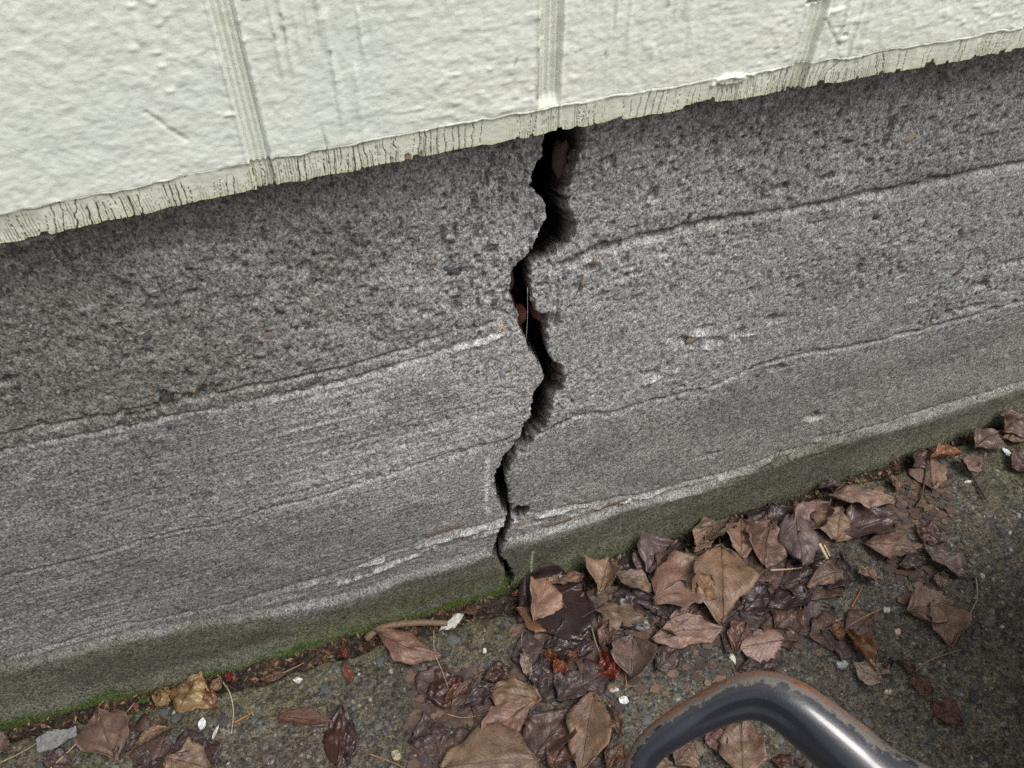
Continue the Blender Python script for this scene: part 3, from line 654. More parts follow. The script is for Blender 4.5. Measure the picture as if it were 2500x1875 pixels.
for k_ in range(5200):
    px, py = r2.uniform(-60, 2560), r2.uniform(1050, 1930); x, y = on_level(px, py, .01); x = float(x); y = float(y)
    if y > slab_edge(x)-.004: continue
    s = .0010+.0022*r2.random()**2; z = gz(x, y)-s*.10
    ca, sa = math.cos(k_), math.sin(k_); q = iv*np.array([s*1.2, s*.9, s*.5])*(1+.2*r2.standard_normal((len(iv), 1)))
    q = np.stack([q[:, 0]*ca-q[:, 1]*sa, q[:, 0]*sa+q[:, 1]*ca, q[:, 2]], -1)+np.array([x, y, z])
    vv.append(q); ff.append(ifc+nb); nb += len(iv); cc.append(np.tile(np.array(peb_cols[r2.choice(8, p=prob)])*r2.uniform(.7, 1.3), (len(iv), 1)))
def soup(name, vv, ff, cc, mat):
    me = bpy.data.meshes.new(name); V = np.concatenate(vv); Fq = np.concatenate(ff); k = Fq.shape[1]
    me.vertices.add(len(V)); me.vertices.foreach_set('co', V.astype(np.float32).ravel())
    me.loops.add(Fq.size); me.loops.foreach_set('vertex_index', Fq.astype(np.int32).ravel())
    me.polygons.add(len(Fq)); me.polygons.foreach_set('loop_start', np.arange(0, Fq.size, k, dtype=np.int32))
    me.polygons.foreach_set('use_smooth', np.ones(len(Fq), bool)); me.update(calc_edges=True)
    c4 = np.ones((len(V), 4), np.float32); c4[:, :3] = np.concatenate(cc)
    at = me.color_attributes.new('Tint', 'FLOAT_COLOR', 'POINT'); at.data.foreach_set('color', c4.ravel())
    return link(name, me, mat)
def tint_mat(name, rough_, scale=500, k=.6):
    m, t, b = mat_new(name); at = N(t, 'ShaderNodeAttribute', attribute_name='Tint'); v = coords(t)
    n = N(t, 'ShaderNodeTexNoise', Scale=scale, Detail=3.0); t.links.new(v, n.inputs['Vector'])
    r = ramp(t, [(0.3, g(.6)), (0.7, g(1.3))], n.outputs['Fac']); c = mixc(t, 'MULTIPLY', k, at.outputs['Color'], r.outputs[0])
    t.links.new(c, b.inputs['Base Color']); b.inputs['Roughness'].default_value = rough_; b.inputs['Specular IOR Level'].default_value = .35
    return m
M_CRUMB = tint_mat('crumbs', .7); M_GRIT = tint_mat('grit_stone', .6)
o = soup('pebble_grit', vv, ff, cc, M_GRIT); o.parent = slab; tag(o, kind='stuff')

# ------------------------------------------------------------------ moss and crumbs along the foot of the wall
vv, ff, cc = [], [], []; nb = 0
for k_ in range(22000):
    x = r2.uniform(-.5, 1.1)
    d_ = float(vn(x*13, 0.3, 360)); 
    if r2.random() > .08+1.1*max(0, d_-.3)*(1.0 if x < .20 else .18): continue
    z0 = float(zfoot(x)); hgt = abs(r2.normal(0, .006))
    i = int(np.clip(np.searchsorted(xs, x), 0, len(xs)-1)); j = int(np.clip(np.searchsorted(zs, z0+hgt), 0, len(zs)-1))
    y = -float(D[i, j])-.0002; ln = r2.uniform(.0014, .0040); a = r2.uniform(0, 6.28); wv = np.array([math.cos(a), .3*math.sin(a), .4*math.sin(a)])*.0006
    tip = np.array([r2.normal(0, .0008), -ln*r2.uniform(.3, 1), ln*r2.uniform(-.1, .8)]); b0 = np.array([x, y+.0004, z0+hgt])
    vv.append(np.array([b0-wv, b0+wv, b0+tip])); ff.append(np.array([[nb, nb+1, nb+2]])); nb += 3
    cc.append(np.tile(np.array((.060, .090, .018))*r2.uniform(.4, 1.5), (3, 1)))
o = soup('moss', vv, ff, cc, M_CRUMB); tag(o, 'thin green moss fringe along the foot of the wall', 'moss', kind='stuff')
vv, ff, cc = [], [], []; nb = 0
cr_cols = [(.05, .03, .02), (.10, .055, .03), (.16, .10, .055), (.03, .024, .02), (.20, .13, .07), (.13, .04, .025)]
for k_ in range(2600):
    if k_ < 1800:
        x = r2.uniform(-.5, 1.05); e_ = float(slab_edge(x)); y = r2.uniform(e_-.006, -.008)
    else:
        px, py = r2.uniform(0, 2500), r2.uniform(1150, 1880); x, y = (float(v) for v in on_level(px, py, .01))
        if y > -.01 or vn(x*6, y*6, 371) < .45: continue
    z = gz(x, y)+r2.uniform(.0002, .0022); ln = r2.uniform(.0012, .0055)*(1 if k_ < 1800 else .7); wd = ln*r2.uniform(.2, .6); a = r2.uniform(0, 6.28)
    d0 = np.array([math.cos(a), math.sin(a), r2.normal(0, .25)])*ln; d1 = np.array([-math.sin(a), math.cos(a), r2.normal(0, .35)])*wd; c0 = np.array([x, y, z])
    q = np.array([c0-d0, c0-d1*.8, c0+d0, c0+d1+np.array([0, 0, ln*.15])]); vv.append(q); ff.append(np.array([[nb, nb+1, nb+2, nb+3]])); nb += 4
    cc.append(np.tile(np.array(cr_cols[r2.integers(6)])*r2.uniform(.7, 1.3), (4, 1)))
o = soup('leaf_crumbs', vv, ff, cc, M_CRUMB); tag(o, 'dark crumbled leaf litter strewn along the wall foot and walkway', 'leaf litter', kind='stuff')

vv, ff, cc = [], [], []; nb = 0
mat_cols = [(.075, .052, .046), (.055, .042, .041), (.11, .07, .052), (.14, .09, .062), (.09, .055, .043)]
for k_ in range(2600):
    px = r2.uniform(1000, 2300); top = 1500-(px-1250)*.33; py = top+abs(r2.normal(0, 1))*130+10
    if px < 1250: py = r2.uniform(1640, 1880)
    x, y = (float(v) for v in on_level(px, py, .012))
    if y > -.014 or vn(x*9, y*9, 377) < .40: continue
    z = gz(x, y)+r2.uniform(.0004, .0016); ln = r2.uniform(.003, .010); a = r2.uniform(0, 6.28); n_ = 6
    ring_ = np.array([[math.cos(a+q*2*math.pi/n_)*ln*r2.uniform(.5, 1.1), math.sin(a+q*2*math.pi/n_)*ln*r2.uniform(.35, .8), r2.uniform(0, .0012)] for q in range(n_)])+np.array([x, y, z])
    vv.append(ring_); ff.append(np.array([[nb+q for q in range(n_)]])); nb += n_
    cc.append(np.tile(np.array(mat_cols[r2.integers(5)])*r2.uniform(.7, 1.3), (n_, 1)))
o = soup('leaf_fragments', vv, ff, cc, M_CRUMB); tag(o, 'matted brown leaf fragments under the leaf pile', 'leaf litter', kind='stuff')

# ------------------------------------------------------------------ fallen leaves
_lut = {}
def gzv(x, y):
    i = np.clip(np.searchsorted(xg, x), 0, len(xg)-1); j = np.clip(np.searchsorted(yg, y), 0, len(yg)-1); a = G[i, j]
    i2 = np.clip(np.searchsorted(xo, x), 0, len(xo)-1); j2 = np.clip(np.searchsorted(yo, y), 0, len(yo)-1)
    return np.where(y > -.085, np.maximum(a, S_[i2, j2]), a)
GROUP = 'dead leaves fallen along the foot of the wall'
seedn = [0]; LEAFPOS = []
def leaf(label, b, t, w, col, rough_=.62, lay=0.0, bend=0.0, cup=0.0, fold=0.0, rollL=0.0, rollR=0.0, tilt=0.0, rag=.13, bite=0.0, wr=.0046, p=1.0, q=.8, side=0.0, stem=None, stemw=.0009, tipup=0.0, baseup=0.0, group=GROUP, name='leaf', cat='leaf'):
    """b, t: surveyed base and tip; w: width / length; bend arches it, cup/fold/roll shape it across, side curves it in plan"""
    seedn[0] += 1; sd = seedn[0]
    if not label.startswith('flat sodden'): LEAFPOS.append((label, (b[0]+t[0])/2, (b[1]+t[1])/2))
    B = on_ground(*b, lift=lay+baseup*.5); T = on_ground(*t, lift=lay+tipup*.5); dv = T[:2]-B[:2]; L = float(np.hypot(*dv)); ud = dv/L; vd = np.array([-ud[1], ud[0]])
    rr_ = random.Random(sd*13+5); W = w*L*1.16; nu, nv = 26, 15
    rollL = rollL or rr_.choice((0, .3, .7, -.4, 1.1)); rollR = rollR or rr_.choice((0, .3, .6, -.4, .2)); bend = bend+rr_.uniform(-.01, .03)
    s = np.linspace(0, 1, nu)[:, None]; v = np.linspace(-1, 1, nv)[None, :]
    prof = np.sin(math.pi*np.clip(s, 0.0, 1)**p)**q; prof = np.maximum(prof, .015)
    ed = 1+rag*fbm(s*9+sd*3.7, np.sign(v)*3.0+s*0, 3, 400)*abs(v)**2
    if bite: ed = ed*(1-bite*ss(.55, .8, vn(s*5+sd*1.7, np.sign(v)*2.0+s*0, 401))*abs(v))
    hw = .5*W*prof*ed; lat = v*hw; hz = np.zeros_like(lat)
    for rl, m_ in ((rollL, v < 0), (rollR, v > 0)):
        if rl:
            th_ = abs(v)**1.3*rl*(.5+.7*prof); rr = hw/np.maximum(abs(rl), .01)
            lat = np.where(m_, np.sign(v)*np.sin(np.minimum(abs(th_), 4.2))*rr, lat); hz = np.where(m_, hz+np.sign(rl)*(1-np.cos(np.minimum(abs(th_), 4.2)))*rr, hz)
    hz = hz+fold*abs(lat)+cup*lat**2/max(W, 1e-4)*4*.5
    lon = s*L+0*v; hz = hz+bend*L*4*s*(1-s)+tipup*s**3+baseup*(1-s)**3
    hz = hz+wr*fbm(s*3.2+sd, v*1.6+sd*2.1, 3, 402)*(.4+.8*abs(v))+wr*.5*fbm(s*8+sd, v*4, 2, 403)
    lat = lat+side*L*4*s*(1-s)+W*.10*fbm(s*2.3+sd, v*1.1+sd, 2, 404)*abs(v)+W*.05*fbm(s*7+sd, v*2.5+sd, 2, 405)*abs(v)**2; lon = lon+L*.05*fbm(s*5+sd*2, v*3, 2, 406)*abs(v)
    ct, st_ = math.cos(tilt), math.sin(tilt); lat, hz = lat*ct-hz*st_, lat*st_+hz*ct
    x = B[0]+ud[0]*lon+vd[0]*lat; y = B[1]+ud[1]*lon+vd[1]*lat
    over = np.clip(y+.016, 0, None); y = y-over; hz = hz+over*1.1                    # leaves pushed against the wall ride up it
    gr = gzv(x, y); grs = float(gr.mean())
    z = grs+lay+hz; pen = (gr+.0007+lay-z).max(); z = z+min(max(pen, -1), .006) if pen > 0 else z+pen*.85
    z = np.maximum(z, gr+.0006+lay*.6)
    col = (col[0]*.70, col[1]*.62, col[2]*.59); rough_ = rough_*.74
    P_ = np.stack([x, y, z], -1); org = Vector(P_[0, nv//2])
    me = grid_mesh('leaf_blade', P_-np.array(org))
    uvl = me.uv_layers.new(name='UVMap'); ids = np.zeros(len(me.loops), np.int32); me.loops.foreach_get('vertex_index', ids)
    uvv = np.stack([np.broadcast_to(s, x.shape).ravel(), np.broadcast_to(v*.5+.5, x.shape).ravel()], -1)[ids]; uvl.data.foreach_set('uv', uvv.astype(np.float32).ravel())
    me.materials.append(M_LEAF)
    if stem is None:
        o = link(name, me, None); o.location = org; o.color = (*col, rough_)
        md = o.modifiers.new('thickness', 'SOLIDIFY'); md.thickness = .00035; md.offset = -1
        return tag(o, label, cat, group)
    root = empty(name, org); tag(root, label, cat, group)
    o = link('blade', me, None, root); o.location = (0, 0, 0); o.color = (*col, rough_)
    md = o.modifiers.new('thickness', 'SOLIDIFY'); md.thickness = .00035; md.offset = -1
    pts = [np.array(org)]+[on_ground(*pp, lift=lay*.7+.0015) for pp in stem]
    pts = [P_[2, nv//2]]+pts
    sp = smooth_path(pts, 5); st2 = tube('stem', sp, list(np.linspace(stemw*.8, stemw*1.25, len(sp))), M_BIT, root, 6); st2.color = (.075, .045, .033, .6)
    return root
tan, grt, pnk, brn = (.30, .205, .135), (.25, .195, .14), (.34, .235, .19), (.155, .09, .058)
prp, pdk, red, gry = (.115, .085, .09), (.055, .040, .042), (.13, .055, .036), (.17, .14, .125)
# --- pile right of the crack
leaf('large wet purple-black leaf lying flat just right of the crack', (1262, 1512), (1425, 1430), .95, pdk, .32, .001, cup=.1, rag=.12, wr=.004)
leaf('brown leaf under the wet dark one, its tan rim turned up', (1258, 1500), (1400, 1562), .5, (.22, .13, .075), .5, .0005, cup=.5, side=.12, wr=.005)
leaf('pinkish tan leaf folded upright beside the foot of the crack', (1305, 1516), (1335, 1425), .62, (.36, .245, .175), .6, .006, fold=.7, tilt=.35, wr=.004, stem=[(1333, 1400)])
leaf('tan strip of leaf behind the wet dark leaf against the wall', (1335, 1428), (1425, 1412), .42, (.30, .20, .135), .6, .008, tilt=-.5, wr=.004, rag=.12)
leaf('light tan leaf standing on end against the mossy wall foot', (1462, 1452), (1488, 1366), .62, (.34, .26, .17), .6, .010, cup=.6, tilt=-.25, wr=.005)
leaf('grey-tan leaf folded like a tent with a long stem to its left', (1452, 1497), (1578, 1509), .55, grt, .62, .007, fold=-.9, bend=.10, tilt=.35, rag=.09, stem=[(1410, 1513), (1368, 1532)])
leaf('narrow ash-tan leaf lying behind the tent-folded leaf', (1498, 1412), (1588, 1448), .48, (.24, .19, .145), .6, .011, rollL=1.2, wr=.004)
leaf('grey purple leaf folded in half at the wall foot', (1580, 1402), (1640, 1335), .75, (.16, .125, .13), .45, .008, fold=.8, tilt=-.3)
leaf('dull violet leaf half hidden behind the folded purple one', (1560, 1410), (1585, 1345), .6, prp, .5, .004, tilt=.3)
leaf('broad pinkish tan leaf on top of the middle of the pile', (1592, 1470), (1728, 1375), .72, (.33, .225, .17), .62, .014, bend=.06, cup=-.25, rag=.12, bite=.2)
leaf('small curled tan leaf end with a sharp raised tip', (1688, 1466), (1738, 1418), .85, (.31, .205, .12), .6, .019, rollR=1.5, fold=.4)
leaf('dark slate leaf lying under the broad pinkish tan leaf', (1640, 1520), (1590, 1400), .7, (.075, .062, .062), .4, .002)
leaf('long tan leaf with a straight dark midrib and trailing stem', (1760, 1332), (1765, 1527), .52, (.30, .215, .14), .6, .012, cup=.3, bend=.03, q=.7, rag=.07, stem=[(1757, 1325), (1756, 1290)])
leaf('grey-tan leaf with a dark red spot against the wall', (1700, 1335), (1780, 1272), .72, (.24, .19, .145), .6, .010, tilt=-.4, cup=.4)
leaf('tan leaf standing between the wall and the long midrib leaf', (1695, 1340), (1735, 1290), .55, (.29, .20, .15), .6, .014, tilt=.5)
leaf('light brown leaf upright right of the red-spotted one', (1808, 1362), (1806, 1272), .62, (.29, .20, .15), .6, .010, cup=.5, bend=.05)
leaf('rusty brown and grey leaf left of the smooth oval one', (1862, 1385), (1880, 1280), .74, (.25, .165, .125), .55, .007, cup=.25)
leaf('smooth purple-grey oval leaf with its stem reaching the wall', (1937, 1262), (1957, 1390), .50, (.20, .165, .165), .5, .013, cup=-.5, bend=.04, q=.75, stem=[(1915, 1247), (1884, 1223)], stemw=.0013)
leaf('pink-brown leaf touching the smooth oval one on its right', (1950, 1318), (2020, 1235), .62, (.29, .19, .165), .55, .010, cup=.2)
leaf('light tan leaf with a thin dark stem, second from the curled leaf', (2040, 1325), (2050, 1245), .85, (.30, .22, .155), .6, .007, tilt=.15, stem=[(2036, 1335)])
leaf('big pale leaf arched like a bridge at the wall foot', (2016, 1222), (2186, 1226), .42, (.36, .265, .205), .58, .006, bend=.17, cup=-.6, rag=.08, wr=.005)
leaf('dark curled leaf tucked behind the bridge-like leaf', (1990, 1205), (2050, 1182), .5, (.13, .095, .085), .5, .012, rollL=1.5)
leaf('short brown leaf hanging off the slab edge left of the drooping one', (2168, 1172), (2214, 1192), .7, (.20, .145, .11), .6, .006, cup=-.5)
leaf('pale drooping leaf with a curved black stem', (2262, 1110), (2275, 1196), .58, (.33, .24, .185), .6, .006, fold=-.5, stem=[(2262, 1112), (2252, 1205), (2236, 1238)][1:], stemw=.0012)
leaf('orange-brown leaf curled over at the wall foot', (2268, 1128), (2345, 1112), .52, (.33, .155, .065), .55, .009, bend=.18, rollL=1.3)
leaf('maroon leaf end beside the orange curled leaf', (2228, 1140), (2262, 1112), .62, (.12, .07, .06), .5, .010, tilt=.4)
leaf('folded pale leaf on a long straight black twig-like stem', (2340, 1123), (2388, 1165), .55, (.32, .24, .20), .6, .006, fold=.7, stem=[(2375, 1165), (2407, 1217)], stemw=.0014)
leaf('grey-brown leaf in the right-hand group at the wall', (2375, 1100), (2440, 1058), .7, (.22, .165, .15), .55, .009, cup=-.4, bend=.06)
leaf('dark brown leaf at the right edge of the picture by the wall', (2445, 1060), (2510, 1015), .85, (.15, .09, .075), .5, .012, cup=-.5, bend=.08)
leaf('lighter brown leaf under the one at the right edge', (2440, 1078), (2515, 1072), .45, (.22, .15, .125), .55, .006)
leaf('wine brown leaf alone on the slab at the right edge', (2462, 1150), (2520, 1128), .75, (.11, .065, .06), .55, .001, cup=.3)
leaf('flat wet leaf, grey and rust brown, below the bridge-like leaf', (2052, 1310), (2188, 1262), .62, (.13, .095, .085), .38, .002, cup=.12)
leaf('flat brown leaf with a clean tip pointing right', (2110, 1330), (2242, 1345), .52, (.255, .18, .14), .6, .005, cup=-.2, q=.7)
leaf('ragged maroon leaf right of the flat brown one', (2228, 1290), (2302, 1330), .62, (.12, .07, .062), .48, .002, rag=.2)
leaf('torn leaf with pale violet middle below the ragged maroon leaf', (2252, 1345), (2372, 1420), .55, (.185, .145, .14), .5, .003, rag=.2, bite=.3, cup=.3)
leaf('brown fragment pointing down at the end of the torn leaf', (2290, 1400), (2295, 1440), .8, (.24, .17, .13), .6, .002, rag=.15)
leaf('medium brown leaf with a raised left lobe on the gravelly slab', (2320, 1470), (2210, 1500), .55, (.23, .165, .12), .6, .004, cup=.3, tilt=-.12)
leaf('brown half leaf with a rusty lower edge beneath the raised lobe', (2285, 1468), (2320, 1585), .62, (.25, .175, .13), .6, .006, cup=.35, rag=.08)
leaf('pinkish grey oval leaf with its stem to the right', (1914, 1566), (1803, 1588), .56, (.40, .295, .255), .62, .004, cup=-.15, q=.6, wr=.0015, stem=[(1930, 1562), (1948, 1563)], stemw=.0012)
leaf('long pinkish leaf with wavy lower edge below the midrib leaf', (1764, 1540), (1592, 1566), .38, (.32, .225, .185), .6, .006, cup=-.2, q=.7, rag=.1, side=-.06)
leaf('small narrow pink leaf lying alone on bare concrete', (1626, 1548), (1690, 1484), .34, (.33, .22, .19), .58, .003, cup=.2)
leaf('brown leaf with one sharp vertical crease', (1540, 1668), (1545, 1556), .72, (.20, .15, .125), .6, .004, fold=.45, rag=.1, q=.6)
leaf('thin tan strip of torn leaf under the tent-folded leaf', (1466, 1588), (1486, 1518), .35, (.24, .17, .12), .6, .003, fold=.5)
leaf('second torn strip beside the creased leaf', (1492, 1592), (1482, 1530), .25, (.18, .125, .095), .6, .003)
leaf('tan curled leaf scrap in the middle of the dark patch', (1968, 1432), (2056, 1398), .42, (.28, .205, .155), .6, .007, rollR=1.4, bend=.08)
leaf('tan leaf scrap with a dark hollow right of the curled one', (2088, 1390), (2146, 1430), .62, (.25, .185, .135), .6, .006, rollL=1.3)
leaf('dull brown leaf flat in the dark wet patch', (1888, 1536), (1955, 1478), .8, (.13, .085, .065), .5, .001, cup=.1)
leaf('black-violet rotten leaf left of the dull brown one', (1812, 1500), (1880, 1430), .7, (.065, .05, .052), .36, .0008)
leaf('black-violet rotten leaf in the centre of the dark patch', (1870, 1490), (1985, 1440), .6, (.06, .045, .05), .36, .0012)
leaf('rotten dark leaf between the curled scrap and the smooth oval leaf', (1900, 1440), (2020, 1400), .55, (.07, .052, .052), .36, .0006)
leaf('dark plum leaf under the flat brown pointed leaf', (2050, 1360), (2010, 1440), .8, (.075, .055, .056), .38, .0009)
leaf('russet leaf lobe between the midrib leaf and the oval leaf', (1790, 1600), (1822, 1525), .62, (.17, .095, .065), .5, .0015)
leaf('small round rust-brown leaf above the curled brown one', (2022, 1545), (2066, 1550), .95, (.23, .125, .07), .6, .003)
leaf('curled brown leaf rolled into a tube', (2068, 1540), (2134, 1642), .50, (.24, .125, .06), .5, .005, rollL=1.6, rollR=1.2, bend=.06)
leaf('pale beige leaf scrap below the rolled brown leaf', (2078, 1625), (2152, 1668), .62, (.40, .345, .275), .65, .002, cup=.2, rag=.1)
leaf('tiny pale beige scrap right of the bigger beige one', (2142, 1650), (2162, 1618), .7, (.36, .31, .24), .65, .002)
leaf('thin maroon curl beside the tiny beige scrap', (2160, 1655), (2172, 1608), .28, (.085, .04, .035), .45, .004, rollL=1.5)
leaf('dim red-brown leaf in the shade right of the black tube', (2222, 1652), (2272, 1700), .62, (.17, .085, .06), .6, .001)
leaf('second dim red-brown leaf deeper in the shade', (2272, 1715), (2345, 1775), .7, (.15, .07, .05), .6, .001)
leaf('brown leaf in the shade by the slanting twig', (2190, 1615), (2235, 1650), .55, (.16, .105, .08), .6, .001)
leaf('flat black-brown leaf filling the gap between tent-folded and pinkish leaves', (1520, 1540), (1600, 1470), .8, (.06, .047, .047), .36, .0006)
leaf('dark wet leaf below the flat purple-black leaf', (1345, 1580), (1440, 1540), .7, (.055, .042, .042), .34, .0006)
leaf('charcoal leaf between the light tan standing leaf and the wall', (1500, 1400), (1560, 1360), .7, (.07, .055, .055), .4, .003)
leaf('umber leaf wedged under the long midrib leaf on its left', (1680, 1500), (1745, 1440), .7, (.10, .07, .06), .45, .003)
leaf('dark leaf under the right side of the long midrib leaf', (1780, 1470), (1840, 1400), .7, (.075, .06, .056), .4, .001)
leaf('dusky leaf under the small narrow pink leaf', (1600, 1530), (1680, 1560), .5, (.07, .056, .053), .4, .0005)
leaf('dusky leaf right of the creased leaf', (1600, 1640), (1660, 1585), .6, (.10, .078, .07), .5, .0006)
leaf('plum-black leaf touching the top of the smooth oval leaf stem', (1868, 1300), (1925, 1255), .7, (.09, .07, .068), .45, .003)
leaf('dark leaf at the wall between light brown and rusty leaves', (1830, 1300), (1870, 1258), .7, (.10, .075, .07), .5, .006)
leaf('mud-coloured leaf between pointed brown and torn leaves', (2190, 1390), (2260, 1370), .5, (.09, .07, .06), .5, .0006)
leaf('blackish leaf below the pinkish grey oval leaf', (1800, 1640), (1900, 1622), .5, (.075, .06, .055), .45, .0005)
leaf('deep brown leaf behind the plum leaf near the rolled grey one', (1180, 1660), (1250, 1640), .6, (.09, .05, .042), .4, .0008)
leaf('dark leaf half under the large light brown bottom leaf', (1180, 1850), (1270, 1815), .6, (.085, .062, .058), .45, .002)
leaf('russet leaf beside the lower end of the folded long leaf', (1480, 1880), (1520, 1820), .6, (.16, .095, .07), .5, .002)
leaf('dark leaf in the corner between slate grey leaf and bottom edge', (330, 1880), (400, 1860), .7, (.075, .06, .056), .5, .001)
leaf('brown leaf crumple right above the zigzag rim', (370, 1775), (410, 1762), .6, (.17, .12, .08), .5, .004)
# --- below and around the black tube
leaf('long tan leaf seen through the bend of the black tube', (1812, 1900), (1808, 1762), .60, (.29, .215, .155), .62, .004, fold=.22, q=.5)
leaf('reddish brown leaf under the left arm of the black tube', (1722, 1790), (1772, 1832), .7, (.22, .125, .10), .55, .002)
leaf('tan leaf beneath the lower end of the black tube', (1648, 1872), (1690, 1815), .8, (.26, .19, .135), .62, .003)
leaf('dark leaf sliver right of the leaf inside the tube bend', (1880, 1860), (1960, 1880), .5, (.14, .08, .06), .55, .002)
leaf('brown leaf cut by the lower left end of the black tube', (1520, 1890), (1660, 1885), .5, (.22, .165, .115), .62, .002)
# --- middle bottom
leaf('brown leaf draped over the broken slab edge', (924, 1552), (1078, 1604), .40, (.27, .175, .135), .6, .004, cup=-.3, bend=.06, side=-.10, rag=.1)
leaf('rolled grey leaf with a long stem pointing down left', (1103, 1735), (1178, 1645), .36, (.22, .18, .15), .58, .006, rollL=1.6, rollR=1.5, wr=.003, stem=[(1075, 1758), (1043, 1789)])
leaf('narrow red-brown leaf alongside the rolled grey leaf', (1080, 1725), (1160, 1665), .3, (.19, .09, .06), .5, .003, fold=.5)
leaf('dark red wet leaf under the rolled grey leaf', (1045, 1710), (1130, 1655), .7, (.085, .04, .035), .35, .0008)
leaf('plum coloured leaf between the rolled grey and the tan leaf', (1120, 1725), (1210, 1680), .5, (.09, .065, .068), .42, .002)
leaf('broad tan leaf with a hooked stem in the middle foreground', (1322, 1715), (1196, 1690), .62, (.29, .21, .135), .62, .005, cup=.15, bite=.25, rag=.1, stem=[(1340, 1712), (1368, 1706)])
leaf('pink-brown pointed leaf with a thin black tip stem', (1285, 1728), (1162, 1820), .56, (.29, .195, .155), .6, .006, cup=-.12, rag=.05, stem=None, q=.8)
leaf('large light brown leaf at the bottom edge of the picture', (1320, 1862), (1070, 1880), .52, (.27, .20, .14), .64, .006, cup=.12, bend=.02, rag=.05, q=.55)
leaf('long tan leaf folded lengthwise left of the black tube', (1450, 1690), (1418, 1890), .38, (.27, .195, .135), .62, .008, fold=.55, q=.45, wr=.003)
leaf('dark purple-brown leaf left of the folded long leaf', (1300, 1860), (1395, 1735), .62, (.13, .085, .075), .5, .003, cup=.15)
leaf('red-brown leaf at the foot of the folded long leaf', (1345, 1880), (1400, 1790), .5, (.17, .095, .075), .5, .005, cup=.2)
leaf('flat dark violet leaf below the orange wet scraps', (1360, 1712), (1420, 1650), .75, (.10, .078, .078), .5, .002)
leaf('whitish weathered strip of leaf below the pile', (1275, 1588), (1292, 1664), .30, (.38, .34, .28), .65, .004)
leaf('dark violet leaf right of the whitish strip', (1315, 1690), (1320, 1605), .5, (.075, .056, .058), .42, .0015)
leaf('wet black leaf above the orange wet scraps', (1330, 1590), (1460, 1575), .45, (.05, .036, .036), .3, .001)
leaf('brown leaf corner pointing at the folded long leaf', (1478, 1735), (1520, 1800), .4, (.19, .12, .085), .58, .003, fold=.5)
leaf('small grey leaf right of the folded long leaf', (1480, 1845), (1500, 1785), .4, (.15, .115, .10), .5, .003)
leaf('soft dark violet leaf on the bare concrete', (1000, 1815), (1095, 1790), .75, (.085, .063, .062), .5, .0008, rag=.15)
leaf('wet maroon leaf shaped like a dark streak near the bottom', (825, 1880), (838, 1728), .36, (.075, .038, .032), .34, .001, rag=.2)
leaf('plum leaf lying along the right of the dark streak', (850, 1870), (862, 1765), .32, (.085, .06, .06), .4, .002, rag=.15)
leaf('thin flat reddish leaf pasted to the concrete', (668, 1748), (805, 1768), .26, (.17, .10, .075), .55, .0003, rag=.12, wr=.001)
leaf('narrow red leaf trace pasted to the slab edge', (843, 1620), (857, 1670), .35, (.18, .075, .05), .55, .0003, wr=.001)
# --- left bottom
leaf('brown leaf standing over the gap at the lower left', (243, 1735), (285, 1862), .60, (.21, .15, .115), .6, .006, cup=.45, tilt=.2, rag=.1)
leaf('slate grey leaf half joined to the brown one at lower left', (285, 1848), (352, 1792), .62, (.11, .09, .088), .5, .005, cup=.3)
leaf('tan curled leaf rim zigzagging right of the slate grey leaf', (315, 1845), (425, 1782), .30, (.26, .185, .12), .58, .005, rollL=1.4, rag=.25, side=.1)
leaf('dark grey leaf right of the zigzag rim', (418, 1835), (500, 1800), .62, (.09, .07, .066), .45, .003, cup=-.3)
leaf('tan leaf at the bottom edge below the dark grey one', (400, 1850), (525, 1885), .62, (.27, .20, .14), .62, .004, cup=.2)
leaf('faded brown leaf lying low at the bottom left corner', (180, 1880), (110, 1850), .5, (.13, .09, .075), .6, .001)
leaf('round brown leaf cut by the left edge of the picture', (-25, 1850), (24, 1800), .9, (.20, .15, .125), .62, .006, tilt=.2)
leaf('yellowish crinkled leaf clump in the gap', (430, 1735), (500, 1652), .78, (.33, .235, .105), .42, .008, cup=-.6, wr=.009, rag=.18)
leaf('small yellowish crinkled leaf left of the clump', (382, 1725), (412, 1680), .8, (.32, .24, .11), .45, .006, fold=-.6, wr=.007, rag=.2)
leaf('small tan leaf bud shape right of the clump', (515, 1692), (542, 1655), .7, (.28, .18, .09), .5, .006, cup=-.6, wr=.004)
leaf('brown tail-like leaf scrap below the clump', (512, 1690), (525, 1735), .35, (.22, .11, .05), .5, .003, fold=.5)
leaf('green sprig leaf in the gap left of the yellowish leaves', (345, 1722), (372, 1705), .6, (.09, .15, .03), .5, .005, name='green_leaf')
leaf('crimson leaf scrap in the soil gap', (556, 1668), (566, 1646), .5, (.22, .03, .03), .4, .004)
leaf('crimson leaf scrap on the broken slab edge further right', (828, 1612), (852, 1592), .8, (.20, .04, .03), .45, .003)
leaf('brown shred in the soil gap above the twig end', (700, 1648), (640, 1668), .3, (.16, .10, .06), .55, .003)
leaf('brown leaf shred behind the white sliver', (1130, 1502), (1180, 1488), .55, (.15, .085, .06), .55, .004)
leaf('rusty shred in the gap just below the crack', (1250, 1457), (1310, 1446), .28, (.25, .10, .045), .5, .004)
